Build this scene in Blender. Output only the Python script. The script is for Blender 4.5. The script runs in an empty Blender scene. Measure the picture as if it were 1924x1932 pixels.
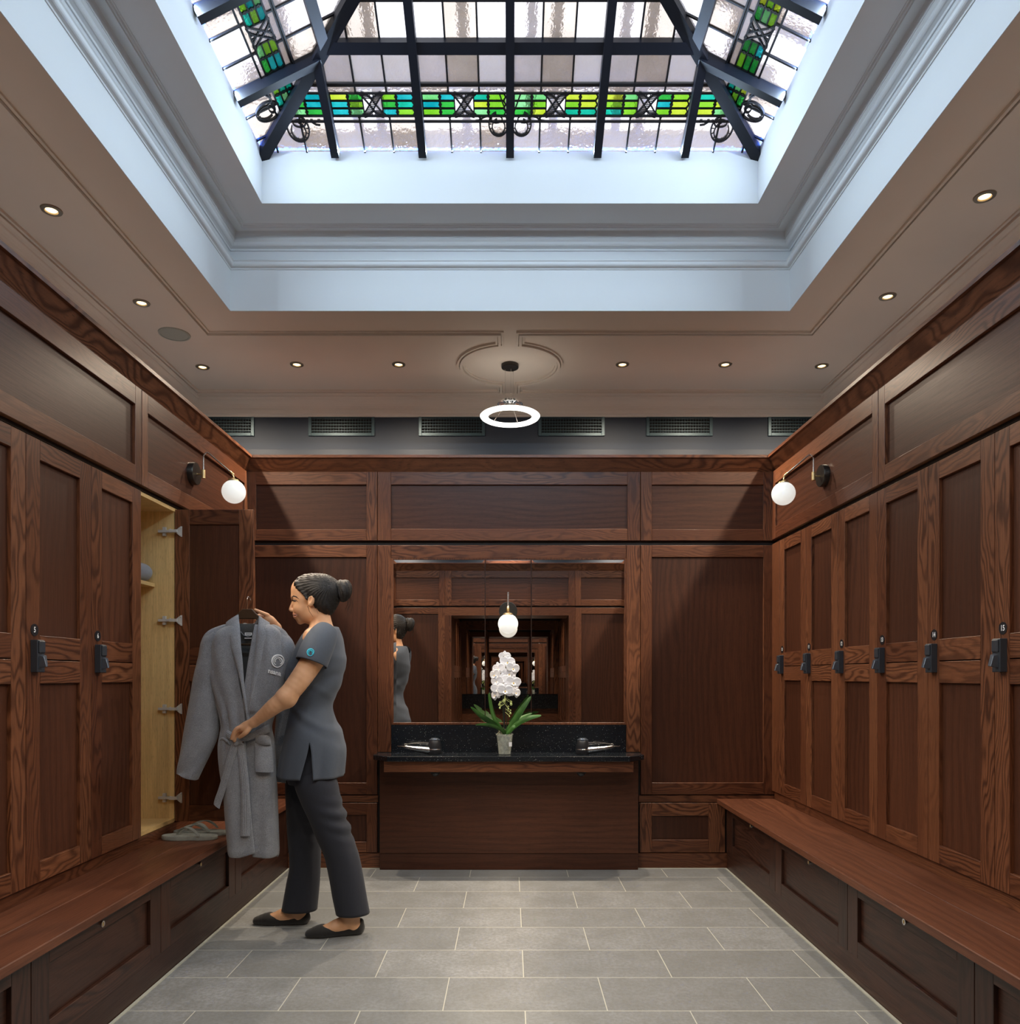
import bpy, bmesh, math, random
import numpy as np
from mathutils import Vector, Matrix
random.seed(7)
R = random.random
PI = math.pi
sc = bpy.context.scene
C = sc.collection

# ---------------- camera ----------------
F = 1424.0; EYE = 1.22; D = 4.80
cam_d = bpy.data.cameras.new('camera'); cam = bpy.data.objects.new('camera', cam_d); C.objects.link(cam)
cam.location = (0, 0, EYE); cam.rotation_euler = (PI/2, 0, 0)
cam_d.sensor_fit = 'HORIZONTAL'; cam_d.sensor_width = 36; cam_d.lens = 36*F/1924
cam_d.shift_y = (1275-966)/1924; cam_d.clip_start = 0.02
sc.camera = cam
# ---------------- world, exposure, cycles quality ----------------
w = bpy.data.worlds.new('sky'); sc.world = w; w.use_nodes = True
bg = w.node_tree.nodes['Background']; bg.inputs[0].default_value = (0.62, 0.80, 1.0, 1); bg.inputs[1].default_value = 1.55
sc.view_settings.view_transform = 'Standard'; sc.view_settings.look = 'None'
sc.view_settings.exposure = 1.47; sc.view_settings.gamma = 1.0; sc.view_settings.use_curve_mapping = False
sc.cycles.max_bounces = 12; sc.cycles.diffuse_bounces = 5; sc.cycles.glossy_bounces = 8
sc.cycles.transmission_bounces = 6; sc.cycles.transparent_max_bounces = 12
sc.cycles.sample_clamp_indirect = 6.0; sc.cycles.use_denoising = True
DOWN_W = 40.0; LED_W = 11.5
WARM = (1.0, 0.83, 0.64); LEDC = (0.66, 0.84, 1.0)

def area(name, loc, rot, sx, sy, power, col):
    l = bpy.data.lights.new(name, 'AREA'); l.shape = 'RECTANGLE'; l.size = sx; l.size_y = sy; l.energy = power; l.color = col
    o = bpy.data.objects.new(name, l); C.objects.link(o); o.location = loc; o.rotation_euler = rot
    return o

# ---------------- materials ----------------
class NT:
    def __init__(s, name):
        s.m = bpy.data.materials.new(name); s.m.use_nodes = True; s.t = s.m.node_tree; s.n = s.t.nodes
        s.b = s.n['Principled BSDF']; s.out = s.n['Material Output']
    def nd(s, typ, **kw):
        n = s.n.new(typ)
        for k, v in kw.items(): setattr(n, k, v)
        return n
    def lk(s, a, b): s.t.links.new(a, b)
    def setv(s, n, i, v):
        if hasattr(v, 'is_linked') or hasattr(v, 'links'): s.lk(v, n.inputs[i])
        else: n.inputs[i].default_value = v
    def math(s, op, a, b=0.0, c=None, clamp=False):
        n = s.nd('ShaderNodeMath', operation=op, use_clamp=clamp); s.setv(n, 0, a); s.setv(n, 1, b)
        if c is not None: s.setv(n, 2, c)
        return n.outputs[0]
    def noise(s, vec, scale=1, detail=2, rough=.5, dist=0):
        n = s.nd('ShaderNodeTexNoise'); s.lk(vec, n.inputs['Vector'])
        n.inputs['Scale'].default_value = scale; n.inputs['Detail'].default_value = detail
        n.inputs['Roughness'].default_value = rough; n.inputs['Distortion'].default_value = dist
        return n.outputs['Fac']
    def mapping(s, vec, scale):
        n = s.nd('ShaderNodeMapping'); s.lk(vec, n.inputs[0]); n.inputs['Scale'].default_value = scale; return n.outputs[0]
    def ramp(s, fac, stops):
        n = s.nd('ShaderNodeValToRGB'); s.lk(fac, n.inputs[0]); e = n.color_ramp.elements
        while len(e) < len(stops): e.new(0.5)
        for q, (p, c) in zip(e, stops): q.position = p; q.color = (c[0], c[1], c[2], 1) if hasattr(c, '__len__') else (c, c, c, 1)
        return n.outputs[0]
    def mix(s, fac, a, b, blend='MIX'):
        n = s.nd('ShaderNodeMix', data_type='RGBA', blend_type=blend); s.setv(n, 0, fac)
        for i, v in ((6, a), (7, b)):
            if isinstance(v, tuple): v = (v[0], v[1], v[2], 1)
            s.setv(n, i, v)
        return n.outputs[2]
    def bump(s, h, strength=.2, dist=.001):
        n = s.nd('ShaderNodeBump'); s.lk(h, n.inputs['Height']); n.inputs['Strength'].default_value = strength
        n.inputs['Distance'].default_value = dist; s.lk(n.outputs[0], s.b.inputs['Normal']); return n.outputs[0]
    def P(s, **kw):
        for k, v in kw.items():
            k = {'col': 'Base Color', 'rough': 'Roughness', 'metal': 'Metallic', 'coat': 'Coat Weight', 'crough': 'Coat Roughness',
                 'spec': 'Specular IOR Level', 'ior': 'IOR', 'emc': 'Emission Color', 'ems': 'Emission Strength', 'sheen': 'Sheen Weight', 'srough': 'Sheen Roughness',
                 'trans': 'Transmission Weight', 'sss': 'Subsurface Weight', 'alpha': 'Alpha'}[k]
            if isinstance(v, tuple) and len(v) == 3: v = (v[0], v[1], v[2], 1)
            s.setv(s.b, k, v)
        return s

def plain(name, col, rough=.5, **kw):
    t = NT(name); t.P(col=col, rough=rough, **kw)
    return t.m
def noisy(name, c1, c2, scale=8, rough=.5, bumpd=0, detail=4, bscale=None, **kw):
    t = NT(name); tc = t.nd('ShaderNodeTexCoord').outputs['Object']
    f = t.noise(tc, scale, detail); t.P(col=t.ramp(f, [(.3, c1), (.7, c2)]), rough=rough, **kw)
    if bumpd: t.bump(t.noise(tc, bscale or scale*4, 3), .6, bumpd)
    return t.m
def wood(name, dark, mid, light, rough=.32, coat=.25, figure=1.0, scale=1.0, ring=.74):
    t = NT(name); uv = t.nd('ShaderNodeTexCoord').outputs['UV']
    big = t.noise(t.mapping(uv, (.35, 1.3, 1)), 1, 1)                   # board-to-board tone
    warp = t.noise(t.mapping(uv, (1.6*scale, 7*scale, 1)), 1, 2, .45)
    sep = t.nd('ShaderNodeSeparateXYZ'); t.lk(uv, sep.inputs[0])
    ph = t.math('ADD', t.math('MULTIPLY', sep.outputs[1], 260*scale), t.math('MULTIPLY', warp, 105*figure))
    ph = t.math('ADD', ph, t.math('MULTIPLY', t.noise(t.mapping(uv, (14, 90, 1)), 1, 2), 2.6))
    band = t.math('MULTIPLY_ADD', t.math('SINE', ph), .5, .5)           # growth rings
    band = t.math('POWER', band, 1.8)
    band = t.math('MULTIPLY', band, t.ramp(t.noise(t.mapping(uv, (.5, 2.5, 1)), 1, 1), [(.35, .35), (.60, 1.0)]))
    fine = t.noise(t.mapping(uv, (5, 210, 1)), 1, 3, .6)                # fibre
    pore = t.noise(t.mapping(uv, (28, 620, 1)), 1, 1, .5)
    base = t.mix(t.ramp(big, [(.30, 0.0), (.70, 1.0)]), dark, light)
    base = t.mix(.30, base, mid)
    c = t.mix(t.math('MULTIPLY', band, ring), base, (dark[0]*.38, dark[1]*.34, dark[2]*.34))
    c = t.mix(t.ramp(fine, [(.35, .75), (.68, 0.0)]), c, t.mix(.55, c, (dark[0]*.5, dark[1]*.5, dark[2]*.5)))
    c = t.mix(t.ramp(pore, [(.60, 0.0), (.72, .55)]), c, (dark[0]*.3, dark[1]*.3, dark[2]*.3))
    t.P(col=c, rough=t.ramp(fine, [(.3, rough+.12), (.7, rough)]), coat=coat, crough=.28, spec=.32)
    t.bump(t.math('SUBTRACT', fine, t.math('MULTIPLY', pore, .8)), .22, .0006)
    return t.m

M = {}
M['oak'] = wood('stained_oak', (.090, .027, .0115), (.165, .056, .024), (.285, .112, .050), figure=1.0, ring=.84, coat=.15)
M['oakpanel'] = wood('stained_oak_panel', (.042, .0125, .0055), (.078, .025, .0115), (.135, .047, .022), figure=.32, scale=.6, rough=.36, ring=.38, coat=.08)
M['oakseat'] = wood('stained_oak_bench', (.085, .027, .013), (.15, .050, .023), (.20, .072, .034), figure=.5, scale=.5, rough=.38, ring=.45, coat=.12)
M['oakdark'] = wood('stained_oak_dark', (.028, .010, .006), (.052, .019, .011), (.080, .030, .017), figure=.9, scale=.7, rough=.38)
M['birch'] = wood('pale_laminate', (.76, .51, .21), (.80, .55, .235), (.84, .59, .26), figure=.35, scale=.5, rough=.45, coat=.05, ring=.10)
M['gap'] = plain('shadow_gap', (.012, .006, .004), .6)
M['plaster'] = noisy('ceiling_paint', (.66, .585, .50), (.68, .605, .52), 3, .75)
M['well'] = noisy('well_paint', (.60, .615, .625), (.62, .635, .645), 2, .7)
M['navy'] = noisy('upper_wall_paint', (.015, .024, .041), (.017, .027, .046), 3, .6)
M['navydark'] = plain('dark_paint', (.015, .022, .035), .5)
M['ventm'] = plain('vent_metal', (.045, .080, .095), .38, metal=.3)
M['ventdark'] = plain('vent_inside', (.008, .010, .012), .8)
M['black'] = plain('black_plastic', (.012, .013, .016), .35)
M['lock'] = plain('lock_plastic', (.030, .036, .046), .42)
M['lever'] = plain('lock_lever_metal', (.10, .12, .15), .30, metal=.6)
M['white'] = plain('white_print', (.85, .85, .85), .5)
M['chrome'] = plain('chrome', (.75, .75, .75), .16, metal=1.0)
M['nickel'] = plain('nickel', (.62, .61, .58), .38, metal=.25)
M['steel'] = plain('brushed_steel', (.42, .38, .34), .30, metal=1.0)
M['brass'] = plain('brass', (.75, .55, .27), .28, metal=1.0)
M['bronze'] = plain('dark_bronze', (.075, .072, .065), .34, metal=.9)
M['seal'] = noisy('floor_seal', (.42, .43, .36), (.50, .50, .43), 20, .6)
M['iron'] = plain('painted_iron', (.0035, .005, .010), .5, spec=.3)
M['lead'] = plain('lead_came', (.012, .012, .014), .5, metal=.3)
M['outer'] = plain('outer_roof_frame', (.34, .25, .19), .7)
M['mirror'] = plain('mirror_silver', (.80, .78, .75), .005, metal=1.0)

def mk_tile():
    t = NT('grey_stone_tile'); tc = t.nd('ShaderNodeTexCoord').outputs['Object']
    mp = t.nd('ShaderNodeMapping'); t.lk(tc, mp.inputs[0]); mp.inputs['Location'].default_value = (6.0-.055, 6.08-.012+.304, 0)
    br = t.nd('ShaderNodeTexBrick'); t.lk(mp.outputs[0], br.inputs['Vector'])
    br.offset = .5; br.offset_frequency = 2; br.squash = 1
    br.inputs['Color1'].default_value = (.0, .0, .0, 1); br.inputs['Color2'].default_value = (1, 1, 1, 1); br.inputs['Mortar'].default_value = (.5, .5, .5, 1)
    br.inputs['Scale'].default_value = 1; br.inputs['Mortar Size'].default_value = .0022; br.inputs['Mortar Smooth'].default_value = .2
    br.inputs['Brick Width'].default_value = .6; br.inputs['Row Height'].default_value = .304; br.inputs['Bias'].default_value = 0
    tone = t.mix(br.outputs['Color'], (.235, .246, .250), (.315, .328, .334))
    n1 = t.noise(tc, 6, 5, .62); n2 = t.noise(tc, 60, 4, .7); n3 = t.noise(tc, 260, 2, .5)
    c = t.mix(t.ramp(n1, [(.35, .0), (.65, 1.0)]), t.mix(.55, tone, (.17, .175, .165)), tone)
    c = t.mix(t.ramp(n2, [(.40, .5), (.60, 0.0)]), c, (.15, .15, .135))
    c = t.mix(t.ramp(n3, [(.66, 0.0), (.74, .6)]), c, (.46, .46, .42))
    c = t.mix(br.outputs['Fac'], c, (.50, .50, .43))
    t.P(col=c, rough=t.ramp(n2, [(.3, .42), (.7, .58)]))
    t.bump(t.math('SUBTRACT', t.math('MULTIPLY', n2, .3), br.outputs['Fac']), .5, .0012)
    return t.m
M['tile'] = mk_tile()
def mk_granite():
    t = NT('black_sparkle_granite'); tc = t.nd('ShaderNodeTexCoord').outputs['Object']
    v = t.nd('ShaderNodeTexVoronoi'); t.lk(tc, v.inputs['Vector']); v.inputs['Scale'].default_value = 150
    v2 = t.nd('ShaderNodeTexVoronoi'); t.lk(tc, v2.inputs['Vector']); v2.inputs['Scale'].default_value = 62
    sp = t.math('MAXIMUM', t.ramp(v.outputs['Distance'], [(.10, 1.0), (.17, 0.0)]), t.ramp(v2.outputs['Distance'], [(.05, 1.0), (.10, 0.0)]))
    sepc = t.nd('ShaderNodeSeparateColor'); t.lk(v.outputs['Color'], sepc.inputs[0])
    sp = t.math('MULTIPLY', sp, t.ramp(sepc.outputs[0], [(.70, 0.0), (.85, 1.0)]))
    n = t.noise(tc, 300, 2)
    c = t.mix(t.ramp(n, [(.45, 0.0), (.7, 1.0)]), (.007, .009, .012), (.018, .022, .027))
    t.P(col=t.mix(sp, c, (.75, .80, .78)), rough=.16, spec=.5)
    return t.m
M['granite'] = mk_granite()
def mk_glass(name, tint, tint2, translucent=.45, ripple=1.0, nscale=70):
    t = NT(name); tc = t.nd('ShaderNodeTexCoord').outputs['Object']
    n = t.noise(tc, nscale, 2, .5); n2 = t.noise(tc, 9, 3)
    c = t.mix(t.ramp(n2, [(.35, 0.0), (.65, 1.0)]), tint, tint2)
    rf = t.nd('ShaderNodeBsdfRefraction'); rf.inputs['IOR'].default_value = 1.22; rf.inputs['Roughness'].default_value = .05
    tl = t.nd('ShaderNodeBsdfTranslucent'); gl = t.nd('ShaderNodeBsdfGlossy'); gl.inputs['Roughness'].default_value = .15
    gl.inputs['Color'].default_value = (.5, .5, .5, 1)
    b = t.nd('ShaderNodeBump'); t.lk(n, b.inputs['Height']); b.inputs['Strength'].default_value = ripple; b.inputs['Distance'].default_value = .006
    for x in (rf, tl): t.lk(c, x.inputs['Color'])
    for x in (rf, gl): t.lk(b.outputs[0], x.inputs['Normal'])
    m1 = t.nd('ShaderNodeMixShader'); m1.inputs[0].default_value = translucent; t.lk(rf.outputs[0], m1.inputs[1]); t.lk(tl.outputs[0], m1.inputs[2])
    m2 = t.nd('ShaderNodeMixShader'); m2.inputs[0].default_value = .05; t.lk(m1.outputs[0], m2.inputs[1]); t.lk(gl.outputs[0], m2.inputs[2])
    t.lk(m2.outputs[0], t.out.inputs[0]); t.n.remove(t.b)
    return t.m
M['g0'] = mk_glass('rippled_white_glass', (.70, .54, .47), (.78, .60, .53))
M['g1'] = mk_glass('rippled_cream_glass', (.52, .37, .28), (.60, .43, .33))
M['g2'] = mk_glass('rippled_clear_glass', (.86, .68, .60), (.90, .72, .64), ripple=.6)
for k, (a, b_) in enumerate([((.01, .16, .02), (.03, .30, .03)), ((.12, .30, .01), (.20, .38, .02)), ((.0, .20, .10), (.01, .32, .20)),
                             ((.0, .17, .17), (.02, .32, .28)), ((.30, .34, .01), (.42, .42, .03)), ((.10, .33, .08), (.20, .42, .16))]):
    M['s%d' % k] = mk_glass('stained_glass_%d' % k, a, b_, translucent=.5)
M['opal'] = plain('opal_glass', (.88, .90, .86), .18, ems=.22, emc=(1.0, .97, .90))
M['ringglow'] = plain('acrylic_ring_glow', (.9, .9, .88), .3, ems=1.1, emc=(1.0, .97, .90))
M['bulb'] = plain('downlight_bulb', (.9, .9, .9), .3, ems=1.1, emc=(1.0, .74, .36))
M['bezel'] = plain('downlight_bezel', (.35, .28, .20), .3, metal=.8)

# ---------------- mesh builder ----------------
ID = lambda a, d, z: (a, d, z)
class MB:
    def __init__(s, T=ID): s.v = []; s.f = []; s.uv = []; s.mi = []; s.T = T; s.cur = 0; s.sm = []
    def _add(s, vs, fs, uvs=None, smooth=False):
        o = len(s.v); s.v += [s.T(*p) for p in vs]
        for k, f in enumerate(fs):
            s.f.append([o+i for i in f]); s.uv.append(uvs[k] if uvs else [(0, 0)]*len(f)); s.mi.append(s.cur); s.sm.append(smooth)
    def box(s, a0, a1, d0, d1, z0, z1, g=0):
        if a0 > a1: a0, a1 = a1, a0
        if d0 > d1: d0, d1 = d1, d0
        if z0 > z1: z0, z1 = z1, z0
        vs = [(a, d, z) for a in (a0, a1) for d in (d0, d1) for z in (z0, z1)]
        fs = [(0, 1, 3, 2), (4, 6, 7, 5), (0, 4, 5, 1), (2, 3, 7, 6), (0, 2, 6, 4), (1, 5, 7, 3)]
        ax = [0, 0, 1, 1, 2, 2]; ou, ov = R()*90, R()*90; uvs = []
        for f, n in zip(fs, ax):
            rest = [i for i in range(3) if i != n]
            if g in rest: u = g; v = [i for i in rest if i != g][0]
            else: u, v = rest
            uvs.append([(vs[i][u]+ou, vs[i][v]+ov) for i in f])
        s._add(vs, fs, uvs)
    def poly(s, pts, h0, h1, axis=2):
        """prism: pts 2-D, extruded along axis between h0,h1"""
        n = len(pts)
        def P(p, h):
            return (p[0], p[1], h) if axis == 2 else ((p[0], h, p[1]) if axis == 1 else (h, p[0], p[1]))
        vs = [P(p, h0) for p in pts]+[P(p, h1) for p in pts]
        fs = [tuple(range(n))[::-1], tuple(range(n, 2*n))]+[(i, (i+1) % n, n+(i+1) % n, n+i) for i in range(n)]
        ou, ov = R()*90, R()*90
        s._add(vs, fs, [[(vs[i][0]+ou+vs[i][1]*.0, vs[i][2 if axis != 2 else 1]+ov) for i in f] for f in fs])
    def tube(s, pts, r, n=10, cap=True, flat=1.0):
        pts = [Vector(p) for p in pts]; rr = r if hasattr(r, '__len__') else [r]*len(pts)
        rings = []; prev = None
        for i, p in enumerate(pts):
            t = (pts[min(i+1, len(pts)-1)]-pts[max(i-1, 0)]).normalized()
            if prev is None: a = t.orthogonal().normalized()
            else: a = (prev-t*prev.dot(t)).normalized()
            prev = a; b = t.cross(a)
            rings.append([p+(a*math.cos(2*PI*k/n)+b*math.sin(2*PI*k/n)*flat)*rr[i] for k in range(n)])
        s.rings(rings, cap)
    def rings(s, rings, cap=True, closed=True, smooth=True, loop=False):
        n = len(rings[0]); vs = [tuple(p) for r in rings for p in r]; fs = []; uvs = []
        L = len(rings)
        for i in range(L if loop else L-1):
            j = (i+1) % L
            for k in range(n if closed else n-1):
                q = (k+1) % n; fs.append((i*n+k, i*n+q, j*n+q, j*n+k))
                uvs.append([(k/n, i/L), ((k+1)/n, i/L), ((k+1)/n, (i+1)/L), (k/n, (i+1)/L)])
        if cap and closed and not loop:
            fs.append(tuple(range(n))[::-1]); uvs.append([(0, 0)]*n)
            fs.append(tuple((L-1)*n+k for k in range(n))); uvs.append([(0, 0)]*n)
        s._add(vs, fs, uvs, smooth)
    def lathe(s, prof, c=(0, 0, 0), n=28, M3=None, cap=True):
        """prof [(r,h)] around z at c, M3 rotates the z axis"""
        c = Vector(c); rg = []
        for r, h in prof:
            ring = []
            for k in range(n):
                p = Vector((r*math.cos(2*PI*k/n), r*math.sin(2*PI*k/n), h))
                if M3: p = M3 @ p
                ring.append(c+p)
            rg.append(ring)
        s.rings(rg, cap)
    def sphere(s, c, r, n=20, sc_=(1, 1, 1), M3=None):
        c = Vector(c); rg = []
        for i in range(n//2+1):
            th = PI*(i/(n//2)); th = min(max(th, .02), PI-.02); ring = []
            for k in range(n):
                p = Vector((r*math.sin(th)*math.cos(2*PI*k/n)*sc_[0], r*math.sin(th)*math.sin(2*PI*k/n)*sc_[1], r*math.cos(th)*sc_[2]))
                if M3: p = M3 @ p
                ring.append(c+p)
            rg.append(ring)
        s.rings(rg, True)
    def strip(s, pts, wid, h0, h1, closed=False):
        """flat strip of width wid along 2-D path pts (in a,d), thickness h0..h1 along third axis"""
        n = len(pts); P = [Vector(p) for p in pts]; L = []; Rr = []
        for i in range(n):
            if closed: a, b = P[i-1], P[(i+1) % n]
            else: a, b = P[max(i-1, 0)], P[min(i+1, n-1)]
            t1 = (P[i]-a); t2 = (b-P[i])
            t = (t1.normalized() if t1.length > 1e-9 else Vector((0, 0)))+(t2.normalized() if t2.length > 1e-9 else Vector((0, 0)))
            t.normalize(); nn = Vector((-t.y, t.x))
            k = 1.0
            if t1.length > 1e-9 and t2.length > 1e-9:
                k = 1/max(.5, abs(t.dot(t2.normalized())))
            L.append(P[i]+nn*wid/2*k); Rr.append(P[i]-nn*wid/2*k)
        rg = [[(L[i].x, L[i].y, h0), (L[i].x, L[i].y, h1), (Rr[i].x, Rr[i].y, h1), (Rr[i].x, Rr[i].y, h0)] for i in range(n)]
        s.rings(rg, cap=not closed, smooth=False, loop=closed)
    def raw(s, vs, fs, smooth=True): s._add(vs, fs, None, smooth)
    def build(s, name, mats, parent=None, bevel=0, subsurf=0, fixn=True, loc=None):
        me = bpy.data.meshes.new(name); me.from_pydata([tuple(p) for p in s.v], [], s.f)
        if not hasattr(mats, '__len__') or isinstance(mats, str): mats = [mats]
        for m in mats: me.materials.append(M[m] if isinstance(m, str) else m)
        me.polygons.foreach_set('material_index', s.mi); me.polygons.foreach_set('use_smooth', s.sm)
        ul = me.uv_layers.new(name='UVMap'); flat = [c for f in s.uv for p in f for c in p]
        ul.data.foreach_set('uv', flat)
        if fixn:
            bm = bmesh.new(); bm.from_mesh(me); bmesh.ops.recalc_face_normals(bm, faces=bm.faces); bm.to_mesh(me); bm.free()
        me.update()
        if any(s.sm): me.set_sharp_from_angle(angle=.75)
        o = bpy.data.objects.new(name, me); C.objects.link(o)
        if parent is not None:
            o.parent = parent
            if parent.type == 'EMPTY' or parent.get('_off'): o.location = -parent.location
        elif loc is not None: pass
        if bevel:
            b = o.modifiers.new('edge', 'BEVEL'); b.width = bevel; b.segments = 1; b.limit_method = 'ANGLE'; b.angle_limit = 1.0
        if subsurf:
            q = o.modifiers.new('sub', 'SUBSURF'); q.levels = subsurf; q.render_levels = subsurf
        return o

def tag(o, label=None, cat=None, group=None, kind=None):
    if label: o['label'] = label
    if cat: o['category'] = cat
    if group: o['group'] = group
    if kind: o['kind'] = kind
    return o
def thing(name, label, cat, loc=(0, 0, 0), group=None):
    o = bpy.data.objects.new(name, None); C.objects.link(o); o.location = loc; o.empty_display_size = .05
    return tag(o, label, cat, group)
def struct(name, mb, mats, label=None, parent=None, **kw):
    o = mb.build(name, mats, parent, **kw)
    if parent is None: tag(o, label, name.rstrip('_0123456789').split('_')[0], None, 'structure')
    return o
_tc = {}
def text_geo(txt, size, shear=0):
    """mesh of a text in the plane: list of 2-D verts, faces, centred"""
    cu = bpy.data.curves.new('txt', 'FONT'); cu.body = txt; cu.size = size; cu.align_x = 'CENTER'; cu.align_y = 'CENTER'; cu.resolution_u = 3
    cu.offset = size*.02
    ob = bpy.data.objects.new('txt', cu); C.objects.link(ob)
    dg = bpy.context.evaluated_depsgraph_get(); me = bpy.data.meshes.new_from_object(ob.evaluated_get(dg))
    vs = [(v.co.x, v.co.y) for v in me.vertices]; fs = [tuple(p.vertices) for p in me.polygons]
    bpy.data.objects.remove(ob); bpy.data.curves.remove(cu); bpy.data.meshes.remove(me)
    return vs, fs
# ---------------- plane mappings: a along the wall, d out of the wall into the room, z up ----------------
W = 1.68
TB = lambda a, d, z: (a, D-d, z)            # back panelling
TL = lambda a, d, z: (-W+d, a, z)           # left lockers
TR = lambda a, d, z: (W-d, a, z)            # right lockers
Y0 = .29                                    # opposite wall
TF = lambda a, d, z: (a, Y0+d, z)
CEIL = EYE+1.94; RW = 2.24; RY = 5.30
zy = lambda y: EYE+(1275-y)*D/F
xx = lambda x: (x-962)*D/F

# ---------------- floor and walls ----------------
b = MB(); b.box(-2.3, 2.3, -2.6, 5.4, -.05, 0)
struct('floor', b, 'tile', 'grey stone tile floor laid in half bond')
b = MB(); b.box(-RW-.06, -RW, -.2, 5.36, 0, CEIL+.05); struct('wall_left', b, 'navy', 'dark wall behind the left lockers')
b = MB(); b.box(RW, RW+.06, -.2, 5.36, 0, CEIL+.05); struct('wall_right', b, 'navy', 'dark wall behind the right lockers')
b = MB(); b.box(-RW, RW, RY, RY+.06, 0, CEIL+.05); b.box(-RW, RW, D+.04, RY, 0, 2.50)
b.cur = 1; b.box(-RW, RW, RY-.012, RY, 2.50, EYE+(1275-849)*RY/F)
struct('wall_back', b, ['navy', 'navydark'], 'blue grey wall with vents above the back panelling')
b = MB()
b.box(-RW, -.78, -.2, Y0-.04, 0, CEIL+.05); b.box(.78, RW, -.2, Y0-.04, 0, CEIL+.05); b.box(-.78, .78, -.2, Y0-.04, 2.05, CEIL+.05)
struct('wall_front', b, 'navy', 'wall with the opening the camera looks through')
for sx, nm in ((-1, 'wall_passage_left'), (1, 'wall_passage_right')):
    b = MB(); b.box(sx*.80, sx*.86, -2.5, -.2, 0, 2.2); struct(nm, b, 'navy')
b = MB(); b.box(-.86, .86, -2.56, -2.5, 0, 2.2); struct('wall_passage_end', b, 'navy')
b = MB(); b.box(-.86, .86, -2.5, -.2, 2.2, 2.25); struct('ceiling_passage', b, 'plaster')
for X0, X1, nm in ((-RW, -W-.02, 1), (W+.02, RW, 2)):
    b = MB(); b.box(X0, X1, Y0, D, 2.085, 2.50); struct('trim_%d' % nm, b, 'navydark', 'bulkhead behind the frieze panels')

# ---------------- ceiling with light well ----------------
WX, WY1, WY0 = 1.49, 4.015, 1.005; UX = 1.23; UY1 = 3.735; UY0 = UY1-2*UX
H1 = EYE+2.157; H2 = EYE+2.336; H3 = EYE+2.591
b = MB()
def frame_box(b, x0, x1, y0, y1, X0, X1, Y0_, Y1, z0, z1):
    """ring of boxes: inner rect x0..x1,y0..y1, outer X0..X1,Y0_..Y1"""
    b.box(X0, x0, Y0_, Y1, z0, z1); b.box(x1, X1, Y0_, Y1, z0, z1); b.box(x0, x1, Y0_, y0, z0, z1); b.box(x0, x1, y1, Y1, z0, z1)
frame_box(b, -WX, WX, WY0, WY1, -RW, RW, -.2, RY, CEIL, CEIL+.05)
ceil = struct('ceiling', b, 'plaster', 'beige painted ceiling around the light well')
b = MB(); frame_box(b, -WX, WX, WY0, WY1, -WX-.05, WX+.05, WY0-.05, WY1+.05, CEIL+.05, H2+.05)
b.box(-WX-.05, WX+.05, WY0-.05, WY0, CEIL+.0, CEIL+.05)
struct('well_wall', b, 'well', parent=ceil)
# thin lining so the lower reveal is well paint too
b = MB(); frame_box(b, -WX+.004, WX-.004, WY0+.004, WY1-.004, -WX, WX, WY0, WY1, CEIL-.001, H1); struct('well_reveal', b, 'well', parent=ceil)
b = MB(); frame_box(b, -UX, UX, UY0, UY1, -WX, WX, WY0, WY1, H2, H2+.05); struct('upper_ceiling', b, 'well', parent=ceil)
b = MB(); frame_box(b, -UX, UX, UY0, UY1, -UX-.05, UX+.05, UY0-.05, UY1+.05, H2+.05, H3); struct('upper_well_wall', b, 'well', parent=ceil)
b = MB(); frame_box(b, -UX+.004, UX-.004, UY0+.004, UY1-.004, -UX, UX, UY0, UY1, H2-.001, H3); struct('upper_reveal', b, 'well', parent=ceil)

def sweep_rect(b, x0, x1, y0, y1, prof, inward=True):
    """profile [(off, z)] swept round the rectangle; off measured inward from the rect"""
    rings = []
    for (cx, cy, sx, sy) in ((x0, y0, 1, 1), (x1, y0, -1, 1), (x1, y1, -1, -1), (x0, y1, 1, -1)):
        rings.append([(cx+sx*o, cy+sy*o, z) for o, z in prof])
    b.rings(rings, cap=False, smooth=False, loop=True)
def arc(cx, cz, r, a0, a1, n=6): return [(cx+r*math.cos(math.radians(a0+(a1-a0)*i/n)), cz+r*math.sin(math.radians(a0+(a1-a0)*i/n))) for i in range(n+1)]
# dado-like moulding at top of lower well, then frieze, then cornice
b = MB()
z = H1
sweep_rect(b, -WX, WX, WY0, WY1, [(-.01, z), (.008, z), (.010, z+.006), (.016, z+.008)]+arc(.016, z+.022, .014, -90, 20, 5)+[(.030, z+.030), (.034, z+.034), (.026, z+.044), (.012, z+.050), (-.01, z+.052)])
struct('well_moulding', b, 'well', parent=ceil)
b = MB(); z = H2
sweep_rect(b, -WX, WX, WY0, WY1, [(-.01, z-.078), (.006, z-.078), (.008, z-.070), (.018, z-.066)]+arc(.018, z-.050, .016, -90, 10, 5)+[(.036, z-.044), (.040, z-.038), (.040, z-.030)]+
           arc(.092, z-.030, .050, 180, 100, 7)+[(.090, z+.020), (-.01, z+.02)])
sweep_rect(b, -WX, WX, WY0, WY1, [(.075, z+.01), (.086, z-.014), (.098, z-.014), (.100, z-.008), (.106, z-.009), (.110, z-.002), (.116, z-.002), (.118, z+.01)])
struct('well_cornice', b, 'well', parent=ceil)
# perimeter cornice of the main ceiling
b = MB(); z = CEIL
sweep_rect(b, -RW, RW, -.2, RY, [(-.01, z-.125), (.012, z-.125), (.016, z-.112), (.026, z-.108), (.030, z-.088)]+arc(.090, z-.085, .058, 180, 100, 6)+[(.084, z-.022), (.098, z-.018), (.102, z-.008), (.112, z-.006), (.114, z+.01), (-.01, z+.01)])
struct('cornice', b, 'plaster', parent=ceil)
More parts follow.
